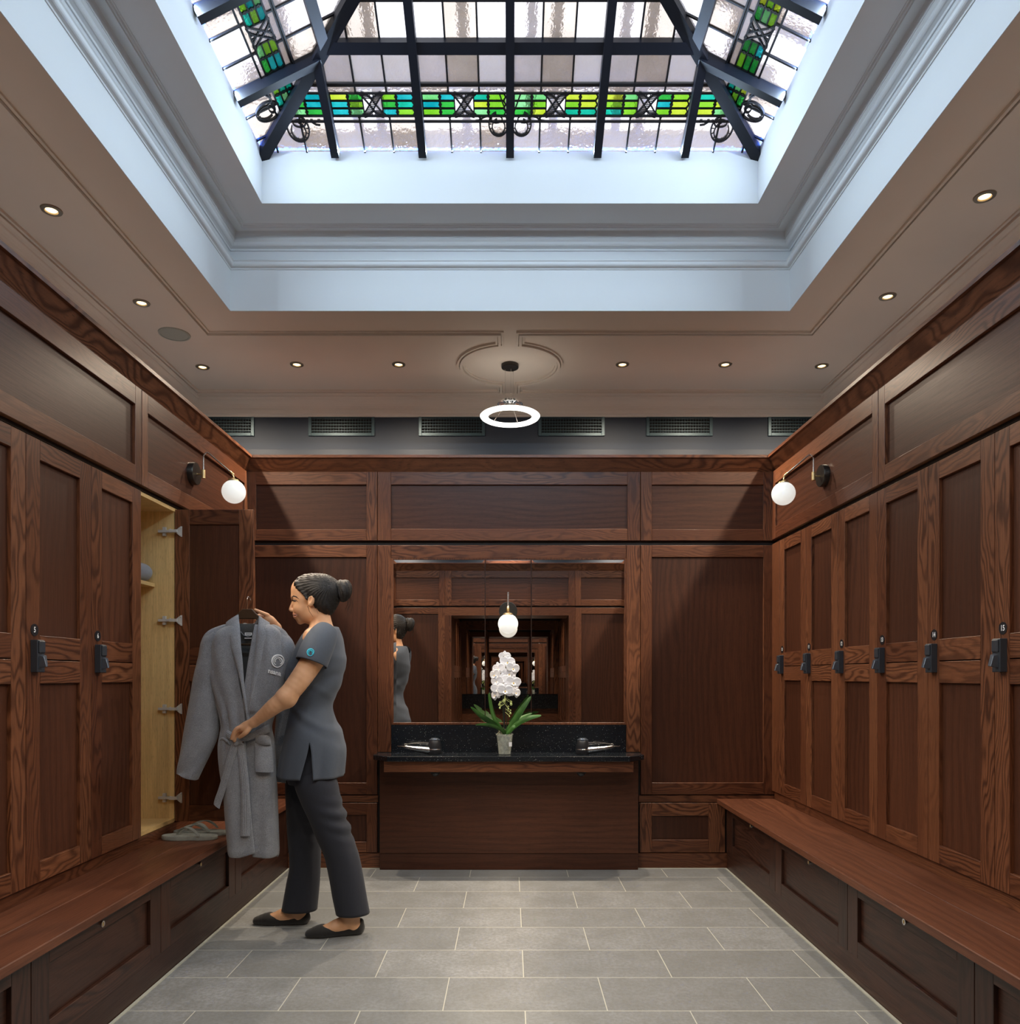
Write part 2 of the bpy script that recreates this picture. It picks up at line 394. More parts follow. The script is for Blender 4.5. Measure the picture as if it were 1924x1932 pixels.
# panel mouldings on the main ceiling, with the circle round the pendant
def ceil_mould(paths):
    b = MB()
    for pts, cl in paths:
        for off, wd, dp in ((-.018, .012, .009), (0, .016, .020), (.018, .012, .013)):
            n = len(pts); P = [Vector(p) for p in pts]; q = []
            for i in range(n):
                a = P[i-1] if (cl or i > 0) else P[i]; c = P[(i+1) % n] if (cl or i < n-1) else P[i]
                t = Vector((0, 0))
                t1, t2 = P[i]-a, c-P[i]
                if t1.length > 1e-6: t += t1.normalized()
                if t2.length > 1e-6: t += t2.normalized()
                t.normalize(); nn = Vector((-t.y, t.x)); k = 1
                if t2.length > 1e-6: k = 1/max(.5, abs(t.dot(t2.normalized())))
                q.append(P[i]+nn*off*k)
            b.strip([tuple(p) for p in q], wd, CEIL-dp, CEIL+.002, cl)
    return b
CY = 4.706; rr = .305; XI, XO, YI, YO, YF = 1.715, 2.135, 4.27, 5.14, .15
a0 = math.asin(.06/rr)
for sx in (-1, 1):
    arcp = [(sx*-rr*math.sin(-a0-(PI-2*a0)*i/22) if False else sx*(-rr)*math.sin(a0+(PI-2*a0)*i/22), CY-rr*math.cos(a0+(PI-2*a0)*i/22)) for i in range(23)]
    arcp = [(-x if sx == -1 and x > 0 else x, y) for x, y in arcp]
    arcp = [(sx*abs(x), y) for x, y in arcp]
    pts = [(sx*XI, YF), (sx*XI, YI), (sx*.06, YI)]+arcp+[(sx*.06, YO), (sx*XO, YO), (sx*XO, YF)]
    struct('panel_moulding', ceil_mould([(pts, True)]), 'plaster', parent=ceil)

# ---------------- leaded glass lantern: four slopes ----------------
PC = (UY0+UY1)/2; TH = .5
def slope_map(k):
    ca, sa = [(1, 0), (0, 1), (-1, 0), (0, -1)][k]
    def T(s, t, h):
        # k=0 back slope: (s, UY1-t). h: outward along approx normal (up)
        x, y, z = s, (UX-t), H3+TH*t
        x, y = x, y
        nx, ny, nz = 0, .4472, .8944
        y += ny*h; z += nz*h
        X = ca*x-sa*y; Y = sa*x+ca*y
        return (X, PC+Y, z)
    return T
def clip(poly):
    for sgn in (1, -1):
        out = []
        f = lambda p: UX-p[1]-sgn*p[0]
        for i in range(len(poly)):
            a, c = poly[i-1], poly[i]; fa, fc = f(a), f(c)
            if fa >= 0 > fc or fc >= 0 > fa:
                k = fa/(fa-fc); out.append((a[0]+(c[0]-a[0])*k, a[1]+(c[1]-a[1])*k))
            if fc >= 0: out.append(c)
        poly = out
        if len(poly) < 3: return []
    return poly
def xform_text(): pass
names = ['back', 'left', 'front', 'right']
HB = (.146, .231)
hz = [0, .125, HB[0], HB[1], .26, .40, .54, .68, .82, .96, 1.10, 1.23]
vz = [i*.1433 for i in range(-9, 10)]
for k in range(4):
    T = slope_map(k); rnd = random.Random(30+k)
    root = tag(bpy.data.objects.new('window_%d' % (k+1), None), 'leaded rippled glass skylight slope at the %s' % names[k], 'window', None, 'structure'); C.objects.link(root)
    def part(name, b, mats, parent=root, **kw): return b.build(name, mats, parent, **kw)
    g = MB(T)
    for i in range(len(hz)-1):
        if i == 2: continue
        for j in range(len(vz)-1):
            p = clip([(vz[j], hz[i]), (vz[j+1], hz[i]), (vz[j+1], hz[i+1]), (vz[j], hz[i+1])])
            if len(p) < 3: continue
            g.cur = [2, 1, 0][(j*2+i//2+k) % 3] if rnd.random() < .75 else rnd.choice([0, 1, 2])
            g._add([(q[0], q[1], 0) for q in p], [tuple(range(len(p)))])
    part('rippled_glass', g, ['g0', 'g1', 'g2'], fixn=False)
    st = MB(T); ld = MB(T); bgm = MB(T)
    def tile_glass(s0, s1, t0, t1, mat):
        p = clip([(s0, t0), (s1, t0), (s1, t1), (s0, t1)])
        if len(p) > 2: st.cur = mat; st._add([(q[0], q[1], 0) for q in p], [tuple(range(len(p)))])
    rw = (HB[1]-HB[0])/3; lw = .0055
    inside = lambda s, t: abs(s) < UX-t-.012
    for bay in range(-3, 3):
        c0 = bay*.43+.215
        for sd in (-1, 1):
            cols = [(.030, .078 if False else .10), (.10, .158)] if True else []
            xs = [c0+sd*.195, c0+sd*.118, c0+sd*.045]
            for ci in range(2):
                xa, xb = sorted((xs[ci], xs[ci+1]))
                for r in range(3):
                    t0 = HB[0]+r*rw; t1 = t0+rw
                    if not (inside(min(abs(xa), abs(xb))+.02, t1)): continue
                    tile_glass(xa, xb, t0, t1, rnd.randrange(6))
                    m = (t0+t1)/2; e = .010
                    if sd < 0: hexp = [(xa, m), (xa+e, t0), (xb, t0), (xb+e*(ci == 0), m), (xb, t1), (xa+e, t1)] if ci else [(xa, t0), (xb, t0), (xb+e, m), (xb, t1), (xa, t1)]
                    else: hexp = [(xa, t0), (xb-e, t0), (xb, m), (xb-e, t1), (xa, t1), (xa-e*(ci == 0), m)]
                    ld.strip(hexp, lw, -.006, .003, True)
            # glass behind the crossing ribbons
        for r in range(1):
            xa, xb = c0-.045, c0+.045
            if inside(abs(c0)+.045, HB[1]):
                tile_glass(xa, xb, HB[0], HB[1], 6)
                for sg in (1, -1):   # two crossed ribbons with hatching
                    P = []; 
                    for i in range(13):
                        u = i/12; P.append((c0+sg*(-.062+.124*u), HB[0]-.004+(HB[1]-HB[0]+.008)*(.5-.5*math.cos(PI*u))))
                    for off in (-.0155, .0155):
                        ld.strip([(p[0]+off, p[1]) for p in P], lw, -.008, .002)
                    for i in range(1, 24):
                        u = i/24
                        if sg == -1 and .36 < u < .64: continue
                        x = c0+sg*(-.062+.124*u); t = HB[0]-.004+(HB[1]-HB[0]+.008)*(.5-.5*math.cos(PI*u))
                        ld.strip([(x-.014, t), (x+.014, t)], .0014, -.006, .001)
                for tt in (HB[0]+.008, HB[1]-.008):
                    ld.strip([(c0+.009*math.cos(q*PI/5), tt+.009*math.sin(q*PI/5)) for q in range(10)], .004, -.007, .001, True)
        # plain glass at the ends beside the rafters
        for xa, xb in ((c0-.215, c0-.195), (c0+.195, c0+.215)): tile_glass(xa, xb, HB[0], HB[1], 6)
        if not inside(abs(c0)+.045, HB[1]): tile_glass(c0-.045, c0+.045, HB[0], HB[1], 6)
    # came lines
    def came(p, q, wd=.008, dp=.008): ld.strip([p, q], wd, -dp, .003)
    for i, t in enumerate(hz[1:-1]):
        e = UX-t
        came((-e, t), (e, t), .008 if t not in (HB[0], HB[1]) else .007)
    came((-(UX-.268), .268), (UX-.268, .268), .006, .014)
    for s in vz:
        e = UX-abs(s)
        if e <= 0.02: continue
        if e > HB[1]: came((s, 0), (s, HB[0])); came((s, HB[1]), (s, e))
        else: came((s, 0), (s, min(e, HB[0])))
    # scroll ornaments
    def scroll(cx, sg, cy=.115, r=.046):
        for q, wd in ((r, .006), (r*.66, .005)):
            ld.strip([(cx+sg*(q*math.cos(a*PI/14)), cy-(0 if q == r else .01)+q*math.sin(a*PI/14)) for a in range(-17, 7)], wd, -.010, .001)
        for a in range(-12, 3, 2):
            c_, s_ = math.cos(a*PI/14), math.sin(a*PI/14); ld.strip([(cx+sg*r*.72*c_, cy+r*.72*s_), (cx+sg*r*c_, cy+r*s_)], .0012, -.008, .001)
        ld.strip([(cx+sg*(.030*math.cos(a*PI/8)+.012), cy+.020+.014*math.sin(a*PI/8)) for a in range(16)], .0045, -.010, .001, True)
        ld.strip([(cx+sg*(.03+.02*i), cy+.022+.010*math.sin(i*1.3)) for i in range(5)], .0045, -.010, .001)
    for sg in (-1, 1):
        scroll(sg*.055, sg); scroll(sg*1.02, -sg, .098, .052)
        for i in range(4):
            ld.strip([(sg*(.86+.035*i+.015*math.cos(a*PI/8)), .134+.010*math.sin(a*PI/8)) for a in range(-8, 1)], .004, -.008, .001)
        x = sg*.018   # flared ribbon ends beside the centre rafter
        ld.strip([(x, HB[1]), (sg*.05, HB[1]), (sg*.032, .19), (x, .16)], .005, -.008, .001)
    part('stained_glass', st, ['s0', 's1', 's2', 's3', 's4', 's5', 'g2'], fixn=False)
    part('lead_came', ld, 'lead')
    # rafters and purlins
    for s in (-.86, -.43, 0, .43, .86):
        rb = MB(T); rb.box(s-.019, s+.019, -.052, .004, 0, 0); rb = MB(T)
        e = UX-abs(s)
        rb._add([(s-.019, .0, -.05), (s+.019, .0, -.05), (s+.019, e, -.05), (s-.019, e, -.05), (s-.019, .0, .006), (s+.019, .0, .006), (s+.019, e, .006), (s-.019, e, .006)],
                [(0, 1, 2, 3), (4, 7, 6, 5), (0, 4, 5, 1), (1, 5, 6, 2), (2, 6, 7, 3), (3, 7, 4, 0)])
        part('rafter', rb, 'iron')
    for t, wd in ((.40, .042), (.82, .042)):
        rb = MB(T); e = UX-t
        rb._add([(-e, t-wd/2, -.04), (e, t-wd/2, -.04), (e, t+wd/2, -.04), (-e, t+wd/2, -.04), (-e, t-wd/2, .006), (e, t-wd/2, .006), (e, t+wd/2, .006), (-e, t+wd/2, .006)],
                [(0, 1, 2, 3), (4, 7, 6, 5), (0, 4, 5, 1), (1, 5, 6, 2), (2, 6, 7, 3), (3, 7, 4, 0)])
        part('purlin', rb, 'iron')
    # hip rafter on the corner between this slope and the next
    rb = MB(T); c1 = Vector((UX, 0)); 
    pts = [T(UX+.01, -.01, 0), T(0, UX, 0)]
    hb = MB(); A, B_ = Vector(pts[0]), Vector(pts[1]); dirv = (B_-A).normalized(); side = dirv.cross(Vector((0, 0, 1))).normalized()*.026; upv = Vector((0, 0, .05))
    hb._add([tuple(A-side-upv), tuple(A+side-upv), tuple(B_+side-upv), tuple(B_-side-upv), tuple(A-side+upv*.3), tuple(A+side+upv*.3), tuple(B_+side+upv*.3), tuple(B_-side+upv*.3)],
            [(0, 1, 2, 3), (4, 7, 6, 5), (0, 4, 5, 1), (1, 5, 6, 2), (2, 6, 7, 3), (3, 7, 4, 0)])
    part('hip_rafter', hb, 'iron')
    # outer weather roof frame standing above the glass
    of = MB(T)
    for s in [i*.43+.215 for i in range(-4, 4)]+[i*.43+.10 for i in (-2, 0, 1)]:
        e = UX+.4-abs(s)
        if e > .05:
            of._add([(s-.022, -.2, .22), (s+.022, -.2, .22), (s+.022, e, .22), (s-.022, e, .22), (s-.022, -.2, .28), (s+.022, -.2, .28), (s+.022, e, .28), (s-.022, e, .28)],
                    [(0, 1, 2, 3), (4, 7, 6, 5), (0, 4, 5, 1), (1, 5, 6, 2), (2, 6, 7, 3), (3, 7, 4, 0)])
    for t, wd in ((.235, .14), (-.06, .10), (.66, .06)):
        e = UX+.3-t
        of._add([(-e, t-wd/2, .22), (e, t-wd/2, .22), (e, t+wd/2, .22), (-e, t+wd/2, .22), (-e, t-wd/2, .28), (e, t-wd/2, .28), (e, t+wd/2, .28), (-e, t+wd/2, .28)],
                [(0, 1, 2, 3), (4, 7, 6, 5), (0, 4, 5, 1), (1, 5, 6, 2), (2, 6, 7, 3), (3, 7, 4, 0)])
    part('outer_roof_frame', of, 'outer')
# blue LED strips lying on the ledge at the foot of the glass
for k in range(4):
    a = k*PI/2; o = area('led_strip_light', (0, 0, 0), (0, 0, 0), 2.00, .008, LED_W, LEDC)
    r = UX-.010; o.location = (-math.sin(a)*r, PC+math.cos(a)*r, H3-.003)
    o.rotation_euler = Matrix.Rotation(a, 3, 'Z').to_euler(); o.rotation_mode = 'QUATERNION'
    d_ = Vector((math.sin(a), -math.cos(a), -.12)).normalized()
    o.rotation_quaternion = d_.to_track_quat('-Z', 'Y')

for k in range(4):
    a = k*PI/2; o = area('blue_strip_light', (0, 0, 0), (0, 0, 0), 2.40, .010, 9.0, (.02, .16, 1.0))
    r = UX-.012; o.location = (-math.sin(a)*r, PC+math.cos(a)*r, H3+.002)
    o.rotation_mode = 'QUATERNION'; o.rotation_quaternion = Vector((0, 0, 1)).to_track_quat('-Z', 'Y') @ Matrix.Rotation(0, 3, 'Z').to_quaternion()
    o.rotation_quaternion = Matrix(((math.cos(a), -math.sin(a), 0), (math.sin(a), math.cos(a), 0), (0, 0, 1))).to_quaternion() @ Matrix.Rotation(PI, 3, 'X').to_quaternion()
# ---------------- timber cornice ----------------
def crown(b, pts):
    prof = [(0, 2.500), (.006, 2.500), (.012, 2.520), (.020, 2.535), (.046, 2.588), (.058, 2.592), (.058, 2.609), (0, 2.609)]
    rings = []
    for x, y, nx, ny in pts: rings.append([(x+nx*o, y+ny*o, z) for o, z in prof])
    o = len(b.v); n = len(prof)
    vs = [p for r in rings for p in r]; fs = []; uvs = []
    for i in range(len(rings)-1):
        L = (Vector(rings[i][0])-Vector(rings[i+1][0])).length; ou = R()*50
        for k in range(n):
            q = (k+1) % n; fs.append((i*n+k, i*n+q, (i+1)*n+q, (i+1)*n+k)); uvs.append([(ou, k*.014), (ou, k*.014+.014), (ou+L, k*.014+.014), (ou+L, k*.014)])
    fs.append(tuple(range(n))); uvs.append([(0, 0)]*n); fs.append(tuple((len(rings)-1)*n+k for k in range(n))); uvs.append([(0, 0)]*n)
    b._add(vs, fs, uvs)
b = MB(); crown(b, [(-W, D, 1, -1), (W, D, -1, -1)]); struct('trim_3', b, 'oak', 'dark oak cornice along the top of the back panelling')
b = MB(); crown(b, [(-W, Y0, 1, 1), (-W, D, 1, -1)]); struct('trim_4', b, 'oak', 'dark oak cornice above the left lockers')
b = MB(); crown(b, [(W, Y0, -1, 1), (W, D, -1, -1)]); struct('trim_5', b, 'oak', 'dark oak cornice above the right lockers')

# ---------------- framed panels ----------------
def framed(name, label, T, a0, a1, z0, z1, s0, s1, r0, r1, cat='wall panel', th=.022, group=None, pm='oakpanel', fm='oak', pg=2, d0=-.002, base=None):
    """stile widths s0 (low a) s1 (high a), rails r0 bottom r1 top"""
    t = thing(name, label, cat, T((a0+a1)/2, 0, z0), group)
    b = MB(T)
    if s0: b.box(a0, a0+s0, d0, th, z0, z1, 2)
    if s1: b.box(a1-s1, a1, d0, th, z0, z1, 2)
    b.box(a0+s0, a1-s1, d0, th, z0, z0+r0, 0); b.box(a0+s0, a1-s1, d0, th, z1-r1, z1, 0)
    b.build('panel_frame', fm, t, bevel=.0016)
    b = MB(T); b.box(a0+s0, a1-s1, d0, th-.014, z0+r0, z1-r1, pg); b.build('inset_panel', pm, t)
    return t
ZG = 2.063
# back wall: frieze
def bw(name, label, x0, x1, y0, y1, sx0, sx1, r0y, r1y, pg=2, **k):
    return framed(name, label, TB, xx(x0), xx(x1), zy(y1), zy(y0), (sx0)*D/F, sx1*D/F, r0y*D/F, r1y*D/F, pg=pg, **k)
bw('frieze_panel', 'oak frieze panel high on back wall above the left tall panel', 463, 712.5, 892, 1021, 22, 20, 21, 24, pg=0)
bw('frieze_panel', 'long central oak frieze panel on back wall above the mirror', 713.5, 1206.5, 892, 1021, 25, 24, 22, 24, pg=0)
bw('frieze_panel', 'oak frieze panel high on back wall above the right tall panel', 1207.5, 1461, 892, 1021, 21, 23, 21, 24, pg=0)
bw('wall_panel', 'tall oak panel on back wall behind the woman', 463, 712.5, 1030, 1498, 20, 20, 22, 22)
bw('wall_panel', 'tall oak panel on back wall right of the vanity', 1207.5, 1461, 1030, 1498, 21, 23, 22, 22)
bw('wall_panel', 'low oak panel on back wall left of the vanity base', 560, 712.5, 1514, 1607, 43, 20, 20, 22)
bw('wall_panel', 'low oak panel on back wall between vanity base and right bench', 1205.5, 1366, 1514, 1607, 23, 31, 24, 24)
# oak surround of the mirror
t = thing('mirror_surround', 'oak frame boards around the mirror on the back wall', 'frame', (0, D, zy(1430)))
for xa, xb in ((713.5, 738.5), (1180.5, 1206.5)):
    b = MB(TB); b.box(xx(xa), xx(xb), -.002, .022, EYE-152.5*(D-.26)/F+.003, zy(1030), 2); b.build('stile', 'oak', t, bevel=.0016)
b = MB(TB); b.box(xx(739), xx(1180), -.002, .022, zy(1054), zy(1030), 0); b.build('rail', 'oak', t, bevel=.0016)
# rails between
b = MB(TB); b.box(xx(463), xx(714), -.002, .018, zy(1512.5), zy(1500), 0); b.box(xx(1204), xx(1461), -.002, .018, zy(1512.5), zy(1500), 0)
struct('trim_6', b, 'oak', 'oak dado rail on the back wall', bevel=.0016)
b = MB(TB); b.box(xx(545), xx(1372), -.002, .024, 0, zy(1608.5), 0); struct('baseboard_back', b, 'oak', 'oak plinth along the foot of the back wall')
b = MB(TB); b.box(-W, W, -.03, -.003, 0, 2.50); struct('trim_7', b, 'gap', 'dark backing of the back panelling')
b = MB(TB); b.box(-1.40, 1.37, .024, .034, 0, .004); struct('trim_8', b, 'seal', 'pale sealant line at the back of the floor')
b = MB(); b.box(-1.402, -1.390, Y0, D-.03, 0, .004); struct('trim_9', b, 'seal', 'pale sealant line under the left bench')
b = MB(); b.box(1.358, 1.370, Y0, D-.03, 0, .004); struct('trim_10', b, 'seal', 'pale sealant line under the right bench')

# ---------------- side walls: friezes, lockers, benches ----------------
for T, sd, edges in ((TL, 'left', (4.78, 3.40, 2.16, .92, .33)), (TR, 'right', (4.78, 3.40, 2.16, .92, .33))):
    wh = ['nearest the back wall, behind the globe sconce', 'second from the back wall', 'third from the back wall', 'beside the doorway']
    for i in range(4):
        a1, a0 = edges[i]-.003, edges[i+1]+.003
        framed('frieze_panel', 'oak frieze panel above the %s lockers, %s' % (sd, wh[i]), T, a0, a1, ZG+.016, 2.508, .055, .055, .075, .085, pg=0)
    b = MB(T); b.box(Y0, D, -.03, -.003, 2.066, 2.508); struct('trim_%d' % (11 if sd == 'left' else 12), b, 'gap', 'dark backing above the %s lockers' % sd)
DZ0, DZ1 = .492, 2.052
def door_geo(b, a0, a1, Td=None, st=.076):
    g = .0015; a0 += g; a1 -= g; th = .021
    b.box(a0, a0+st, 0, th, DZ0, DZ1, 2); b.box(a1-st, a1, 0, th, DZ0, DZ1, 2)
    b.box(a0+st, a1-st, 0, th, DZ1-.070, DZ1, 0); b.box(a0+st, a1-st, 0, th, DZ0, DZ0+.072, 0)
    b.box(a0+st, a1-st, 0, th, 1.279, 1.362, 0); b.box(a0+st, a1-st, 0, th, 1.192, 1.275, 0)
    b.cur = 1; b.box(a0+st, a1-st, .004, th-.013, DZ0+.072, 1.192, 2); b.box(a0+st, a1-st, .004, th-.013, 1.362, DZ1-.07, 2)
    b.cur = 2; b.box(a0+st, a1-st, .003, th-.012, 1.275, 1.279, 2); b.cur = 0
def lock_parts(t, T, ac, out, num, s):
    """lock body + lever + number plate; ac: a of the lock centre; s: +1 hinge at higher a"""
    d = .0195
    b = MB(T); b.box(ac-.021, ac+.021, d, d+.026, 1.232, 1.345); b.box(ac-.017, ac+.017, d+.026, d+.031, 1.300, 1.341)
    lk = b.build('lock', 'lock', t, bevel=.002)
    b = MB(T)
    prof = [(ac-.012, 1.292), (ac+.010, 1.296), (ac-.003*s, 1.250), (ac-.014, 1.246)]
    b._add([(p[0], d+.024, p[1]) for p in prof]+[(prof[0][0]+.003, d+.040, 1.288), (prof[1][0]-.002, d+.040, 1.291), (prof[2][0], d+.052, 1.253), (prof[3][0]+.002, d+.052, 1.251)],
           [(0, 1, 2, 3), (4, 7, 6, 5), (0, 4, 5, 1), (1, 5, 6, 2), (2, 6, 7, 3), (3, 7, 4, 0)])
    b.build('lock_lever', 'lever', lk, bevel=.0015)
    b = MB(T); n = 24; zc = 1.380
    b._add([(ac+.0215*math.cos(2*PI*i/n), dd, zc+.0215*math.sin(2*PI*i/n)) for dd in (d, d+.003) for i in range(n)],
           [tuple(range(n)), tuple(range(n, 2*n))]+[(i, (i+1) % n, n+(i+1) % n, n+i) for i in range(n)])
    vs, fs = text_geo(num, .027); mir = 1 if T is TL else -1
    # on the left wall a=+Y runs away from the viewer (to the right in the photo); on the right wall text is mirrored back
    sgn = 1 if T is TL else -1
    b.cur = 1; b._add([(ac+sgn*x*.85, d+.0034, zc+y) for x, y in vs], fs)
    b.build('number_plate', ['black', 'white'], t, fixn=False)
def locker(T, a0, a1, num, label, hinge_hi, op=False, group='oak lockers along the side walls'):
    t = thing('locker', label, 'locker', T((a0+a1)/2, 0, DZ0), group)
    b = MB(T); dp = -.50
    b.box(a0+.001, a0+.017, dp, -.002, DZ0, 2.06, 2); b.box(a1-.017, a1-.001, dp, -.002, DZ0, 2.06, 2)
    b.box(a0+.017, a1-.017, dp, -.002, 2.043, 2.06, 1); b.box(a0+.017, a1-.017, dp, -.002, DZ0-.004, DZ0+.014, 1)
    b.box(a0+.017, a1-.017, dp, dp+.01, DZ0, 2.06, 2)
    b.build('carcass', 'birch', t)
    if op:
        b = MB(T); b.box(a0+.018, a1-.018, dp+.01, -.10, 1.665, 1.683, 1)
        b.build('shelf', 'birch', t)
    if not op:
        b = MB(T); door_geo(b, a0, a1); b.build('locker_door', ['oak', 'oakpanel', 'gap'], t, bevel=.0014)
        ac = a0+.045 if hinge_hi == 1 else a1-.045
        lock_parts(t, T, ac, 1, num, hinge_hi)
    return t
LE = [3.80-.404*k for k in range(-2, 9)]; LE = [4.608, 4.204]+[3.80-.404*k for k in range(0, 9)]
nums = ['9', '8', '7', '6', '5', '4', '3', '2', '1']
ll = {'9': 'closed oak locker 9 at the far end of the left wall', '8': 'closed oak locker 8 behind the open locker door'}
for i, nm in enumerate(nums):
    a1, a0 = LE[i], LE[i+1]
    lab = ll.get(nm, 'closed dark oak locker with black disc number %s' % nm)
    if nm == '7': lab = 'open oak locker with pale interior, shelf and rolled towel'
    L = locker(TL, a0, a1, nm, lab, 1, nm == '7')
    if nm == '7': open_locker = L
RE = [4.645-.412*k for k in range(11)]
for i in range(10):
    a1, a0 = RE[i], RE[i+1]; nm = str(10+i)
    locker(TR, a0, a1, nm, 'closed dark oak locker with black disc number %s on right wall' % nm, -1)
for T, n_, a0_, a1_ in ((TL, 13, 4.608, D-.02), (TR, 14, 4.645, D-.02)):
    b = MB(T); b.box(a0_+.002, a1_, -.02, .021, DZ0, DZ1, 2); struct('trim_%d' % n_, b, 'oak', 'oak corner filler strip beside the lockers', bevel=.0014)
# fascia strip under the locker doors
for T, n_ in ((TL, 15), (TR, 16)):
    b = MB(T); b.box(Y0, D-.02, -.03, .006, .441, DZ0-.006, 0); struct('trim_%d' % n_, b, 'oak', 'oak strip between bench and locker doors')
# the open door of locker 7: hinged at the far edge, swung out 90 degrees, inner face to the camera
TD = lambda a, d, z: (-W+.004+a, 3.798+d-.021, z)
b = MB(TD); g = .0015; st = .072; th = .021; wd = .392
b.box(0, st, 0, th, DZ0, DZ1, 2); b.box(wd-st, wd, 0, th, DZ0, DZ1, 2); b.box(st, wd-st, 0, th, DZ1-.075, DZ1, 0); b.box(st, wd-st, 0, th, DZ0, DZ0+.08, 0)
b.box(st, wd-st, 0, th, 1.279, 1.362, 0); b.box(st, wd-st, 0, th, 1.192, 1.275, 0)
b.cur = 1; b.box(st, wd-st, .007, th-.004, DZ0+.08, 1.192, 2); b.box(st, wd-st, .007, th-.004, 1.362, DZ1-.075, 2); b.cur = 2; b.box(st, wd-st, .006, th-.004, 1.275, 1.279)
b.build('locker_door', ['oak', 'oakpanel', 'gap'], open_locker, bevel=.0014)
for zc in (zy(0),)*0: pass
for py in (1004, 1171, 1337, 1504):
    zc = EYE+(1275-py)*3.79/F
    b = MB()
    y = 3.781   # inner face of the locker side / door
    b.box(-W-.075, -W-.012, y-.018, y-.004, zc-.006, zc+.006)          # mounting arm on the carcass side
    b.box(-W-.055, -W-.040, y-.012, y-.0, zc-.022, zc+.022)            # cross plate
    b.box(-W-.016, -W+.022, y-.028, y-.014, zc-.007, zc+.007)          # knuckle
    b.tube([(-W-.012, y-.022, zc-.008), (-W-.012, y-.022, zc+.010)], .004, 8)
    b._add([(-W+.012, y-.009, zc-.008), (-W+.034, y-.009, zc-.026), (-W+.040, y-.009, zc-.026), (-W+.040, y-.009, zc+.026), (-W+.034, y-.009, zc+.026), (-W+.012, y-.009, zc+.008)]+
           [(-W+.012, y+.001, zc-.008), (-W+.034, y+.001, zc-.026), (-W+.040, y+.001, zc-.026), (-W+.040, y+.001, zc+.026), (-W+.034, y+.001, zc+.026), (-W+.012, y+.001, zc+.008)],
           [(0, 1, 2, 3, 4, 5), (11, 10, 9, 8, 7, 6)]+[(i, (i+1) % 6, 6+(i+1) % 6, 6+i) for i in range(6)])
    for q in (-.019, .019): b.sphere((-W+.035, y-.010, zc+q), .0035, 8)
    b.build('hinge', 'nickel', open_locker)

# benches
for sd, T, face, nose, n_ in (('left', lambda a, d, z: (-1.405+d, a, z), 1.405, .052, 0), ('right', lambda a, d, z: (1.372-d, a, z), 1.372, .062, 1)):
    dback = -(W-face)
    t = thing('bench', 'long stained oak bench seat below the %s lockers' % sd, 'bench', T(2.5, 0, .41))
    b = MB(T); mid = dback+(nose-dback)*.48
    b.box(Y0+.01, D-.005, mid, nose, .409, .441, 0); b.box(Y0+.01, D-.005, dback+.004, mid, .409, .441, 0)
    b.build('seat_board', 'oakseat', t, bevel=.003)
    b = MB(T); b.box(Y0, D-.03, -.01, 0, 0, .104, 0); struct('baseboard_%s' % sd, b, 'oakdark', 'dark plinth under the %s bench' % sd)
    E = ([4.67, 3.85, 3.03, 2.209, 1.388, .567] if sd == 'left' else [4.73, 3.895, 3.06, 2.224, 1.39, .555])
    desc = ['in the far corner', 'second from the far corner', 'third from the far corner', 'fourth from the far corner', 'nearest the doorway']
    for i in range(5):
        a1, a0 = E[i]-.002, E[i+1]+.002
        c = thing('bench_cupboard', 'dark oak cupboard front under the %s bench, %s' % (sd, desc[i]), 'cupboard', T((a0+a1)/2, 0, .104))
        b = MB(T); st = .085
        b.box(a0, a0+st, -.02, .004, .106, .407, 2); b.box(a1-st, a1, -.02, .004, .106, .407, 2)
        b.box(a0+st, a1-st, -.02, .004, .106, .172, 0); b.box(a0+st, a1-st, -.02, .004, .347, .407, 0)
        b.cur = 1; b.box(a0+st, a1-st, -.018, -.010, .172, .347, 0)
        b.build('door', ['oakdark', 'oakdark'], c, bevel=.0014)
        ctr = (a0+a1)/2-.03
        if not (sd == 'left' and i == 0):
            b = MB(T); n = 16; zc = .368
            b._add([(ctr+.011*math.cos(2*PI*k/n), dd, zc+.011*math.sin(2*PI*k/n)) for dd in (.003, .010) for k in range(n)],
                   [tuple(range(n)), tuple(range(n, 2*n))]+[(k, (k+1) % n, n+(k+1) % n, n+k) for k in range(n)])
            b.cur = 1; b.box(ctr-.0015, ctr+.0015, .010, .012, zc-.006, zc+.006)
            b.build('cam_lock', ['chrome', 'brass'], c)
    b = MB(T); b.box(E[0], D-.03, -.02, .004, .106, .407, 2); struct('trim_%d' % (17+n_), b, 'oakdark', 'oak end post of the %s bench front' % sd)
    b = MB(T); b.box(Y0+.01, E[-1], -.02, .004, .106, .407, 2); struct('trim_%d' % (19+n_), b, 'oakdark', 'oak end post of %s bench by the doorway' % sd)

# opposite wall (seen in the mirror) and the passage behind the camera
for k, (x0, x1) in enumerate(((-W, -.80), (.80, W))):
    sd = ('left', 'right')[k]
    framed('wall_panel', 'tall oak panel %s of the doorway, seen in the mirror' % sd, TF, x0, x1, .02, 2.055, .075, .08, .10, .075)
    framed('frieze_panel', 'oak frieze panel %s above the doorway wall, seen in the mirror' % sd, TF, x0, x1, ZG+.016, 2.508, .07, .07, .075, .085, pg=0)
framed('frieze_panel', 'oak frieze panel over the doorway, seen in the mirror', TF, -.798, .798, ZG+.016, 2.508, .08, .08, .075, .085, pg=0)
b = MB(); b.box(-.80, -.72, -.2, Y0+.024, 0, 1.96, 2); b.box(.72, .80, -.2, Y0+.024, 0, 1.96, 2); b.box(-.80, .80, -.2, Y0+.024, 1.96, 2.06, 0)
tag(struct('door_1', b, 'oak', 'oak lining of the doorway'), None, 'door')
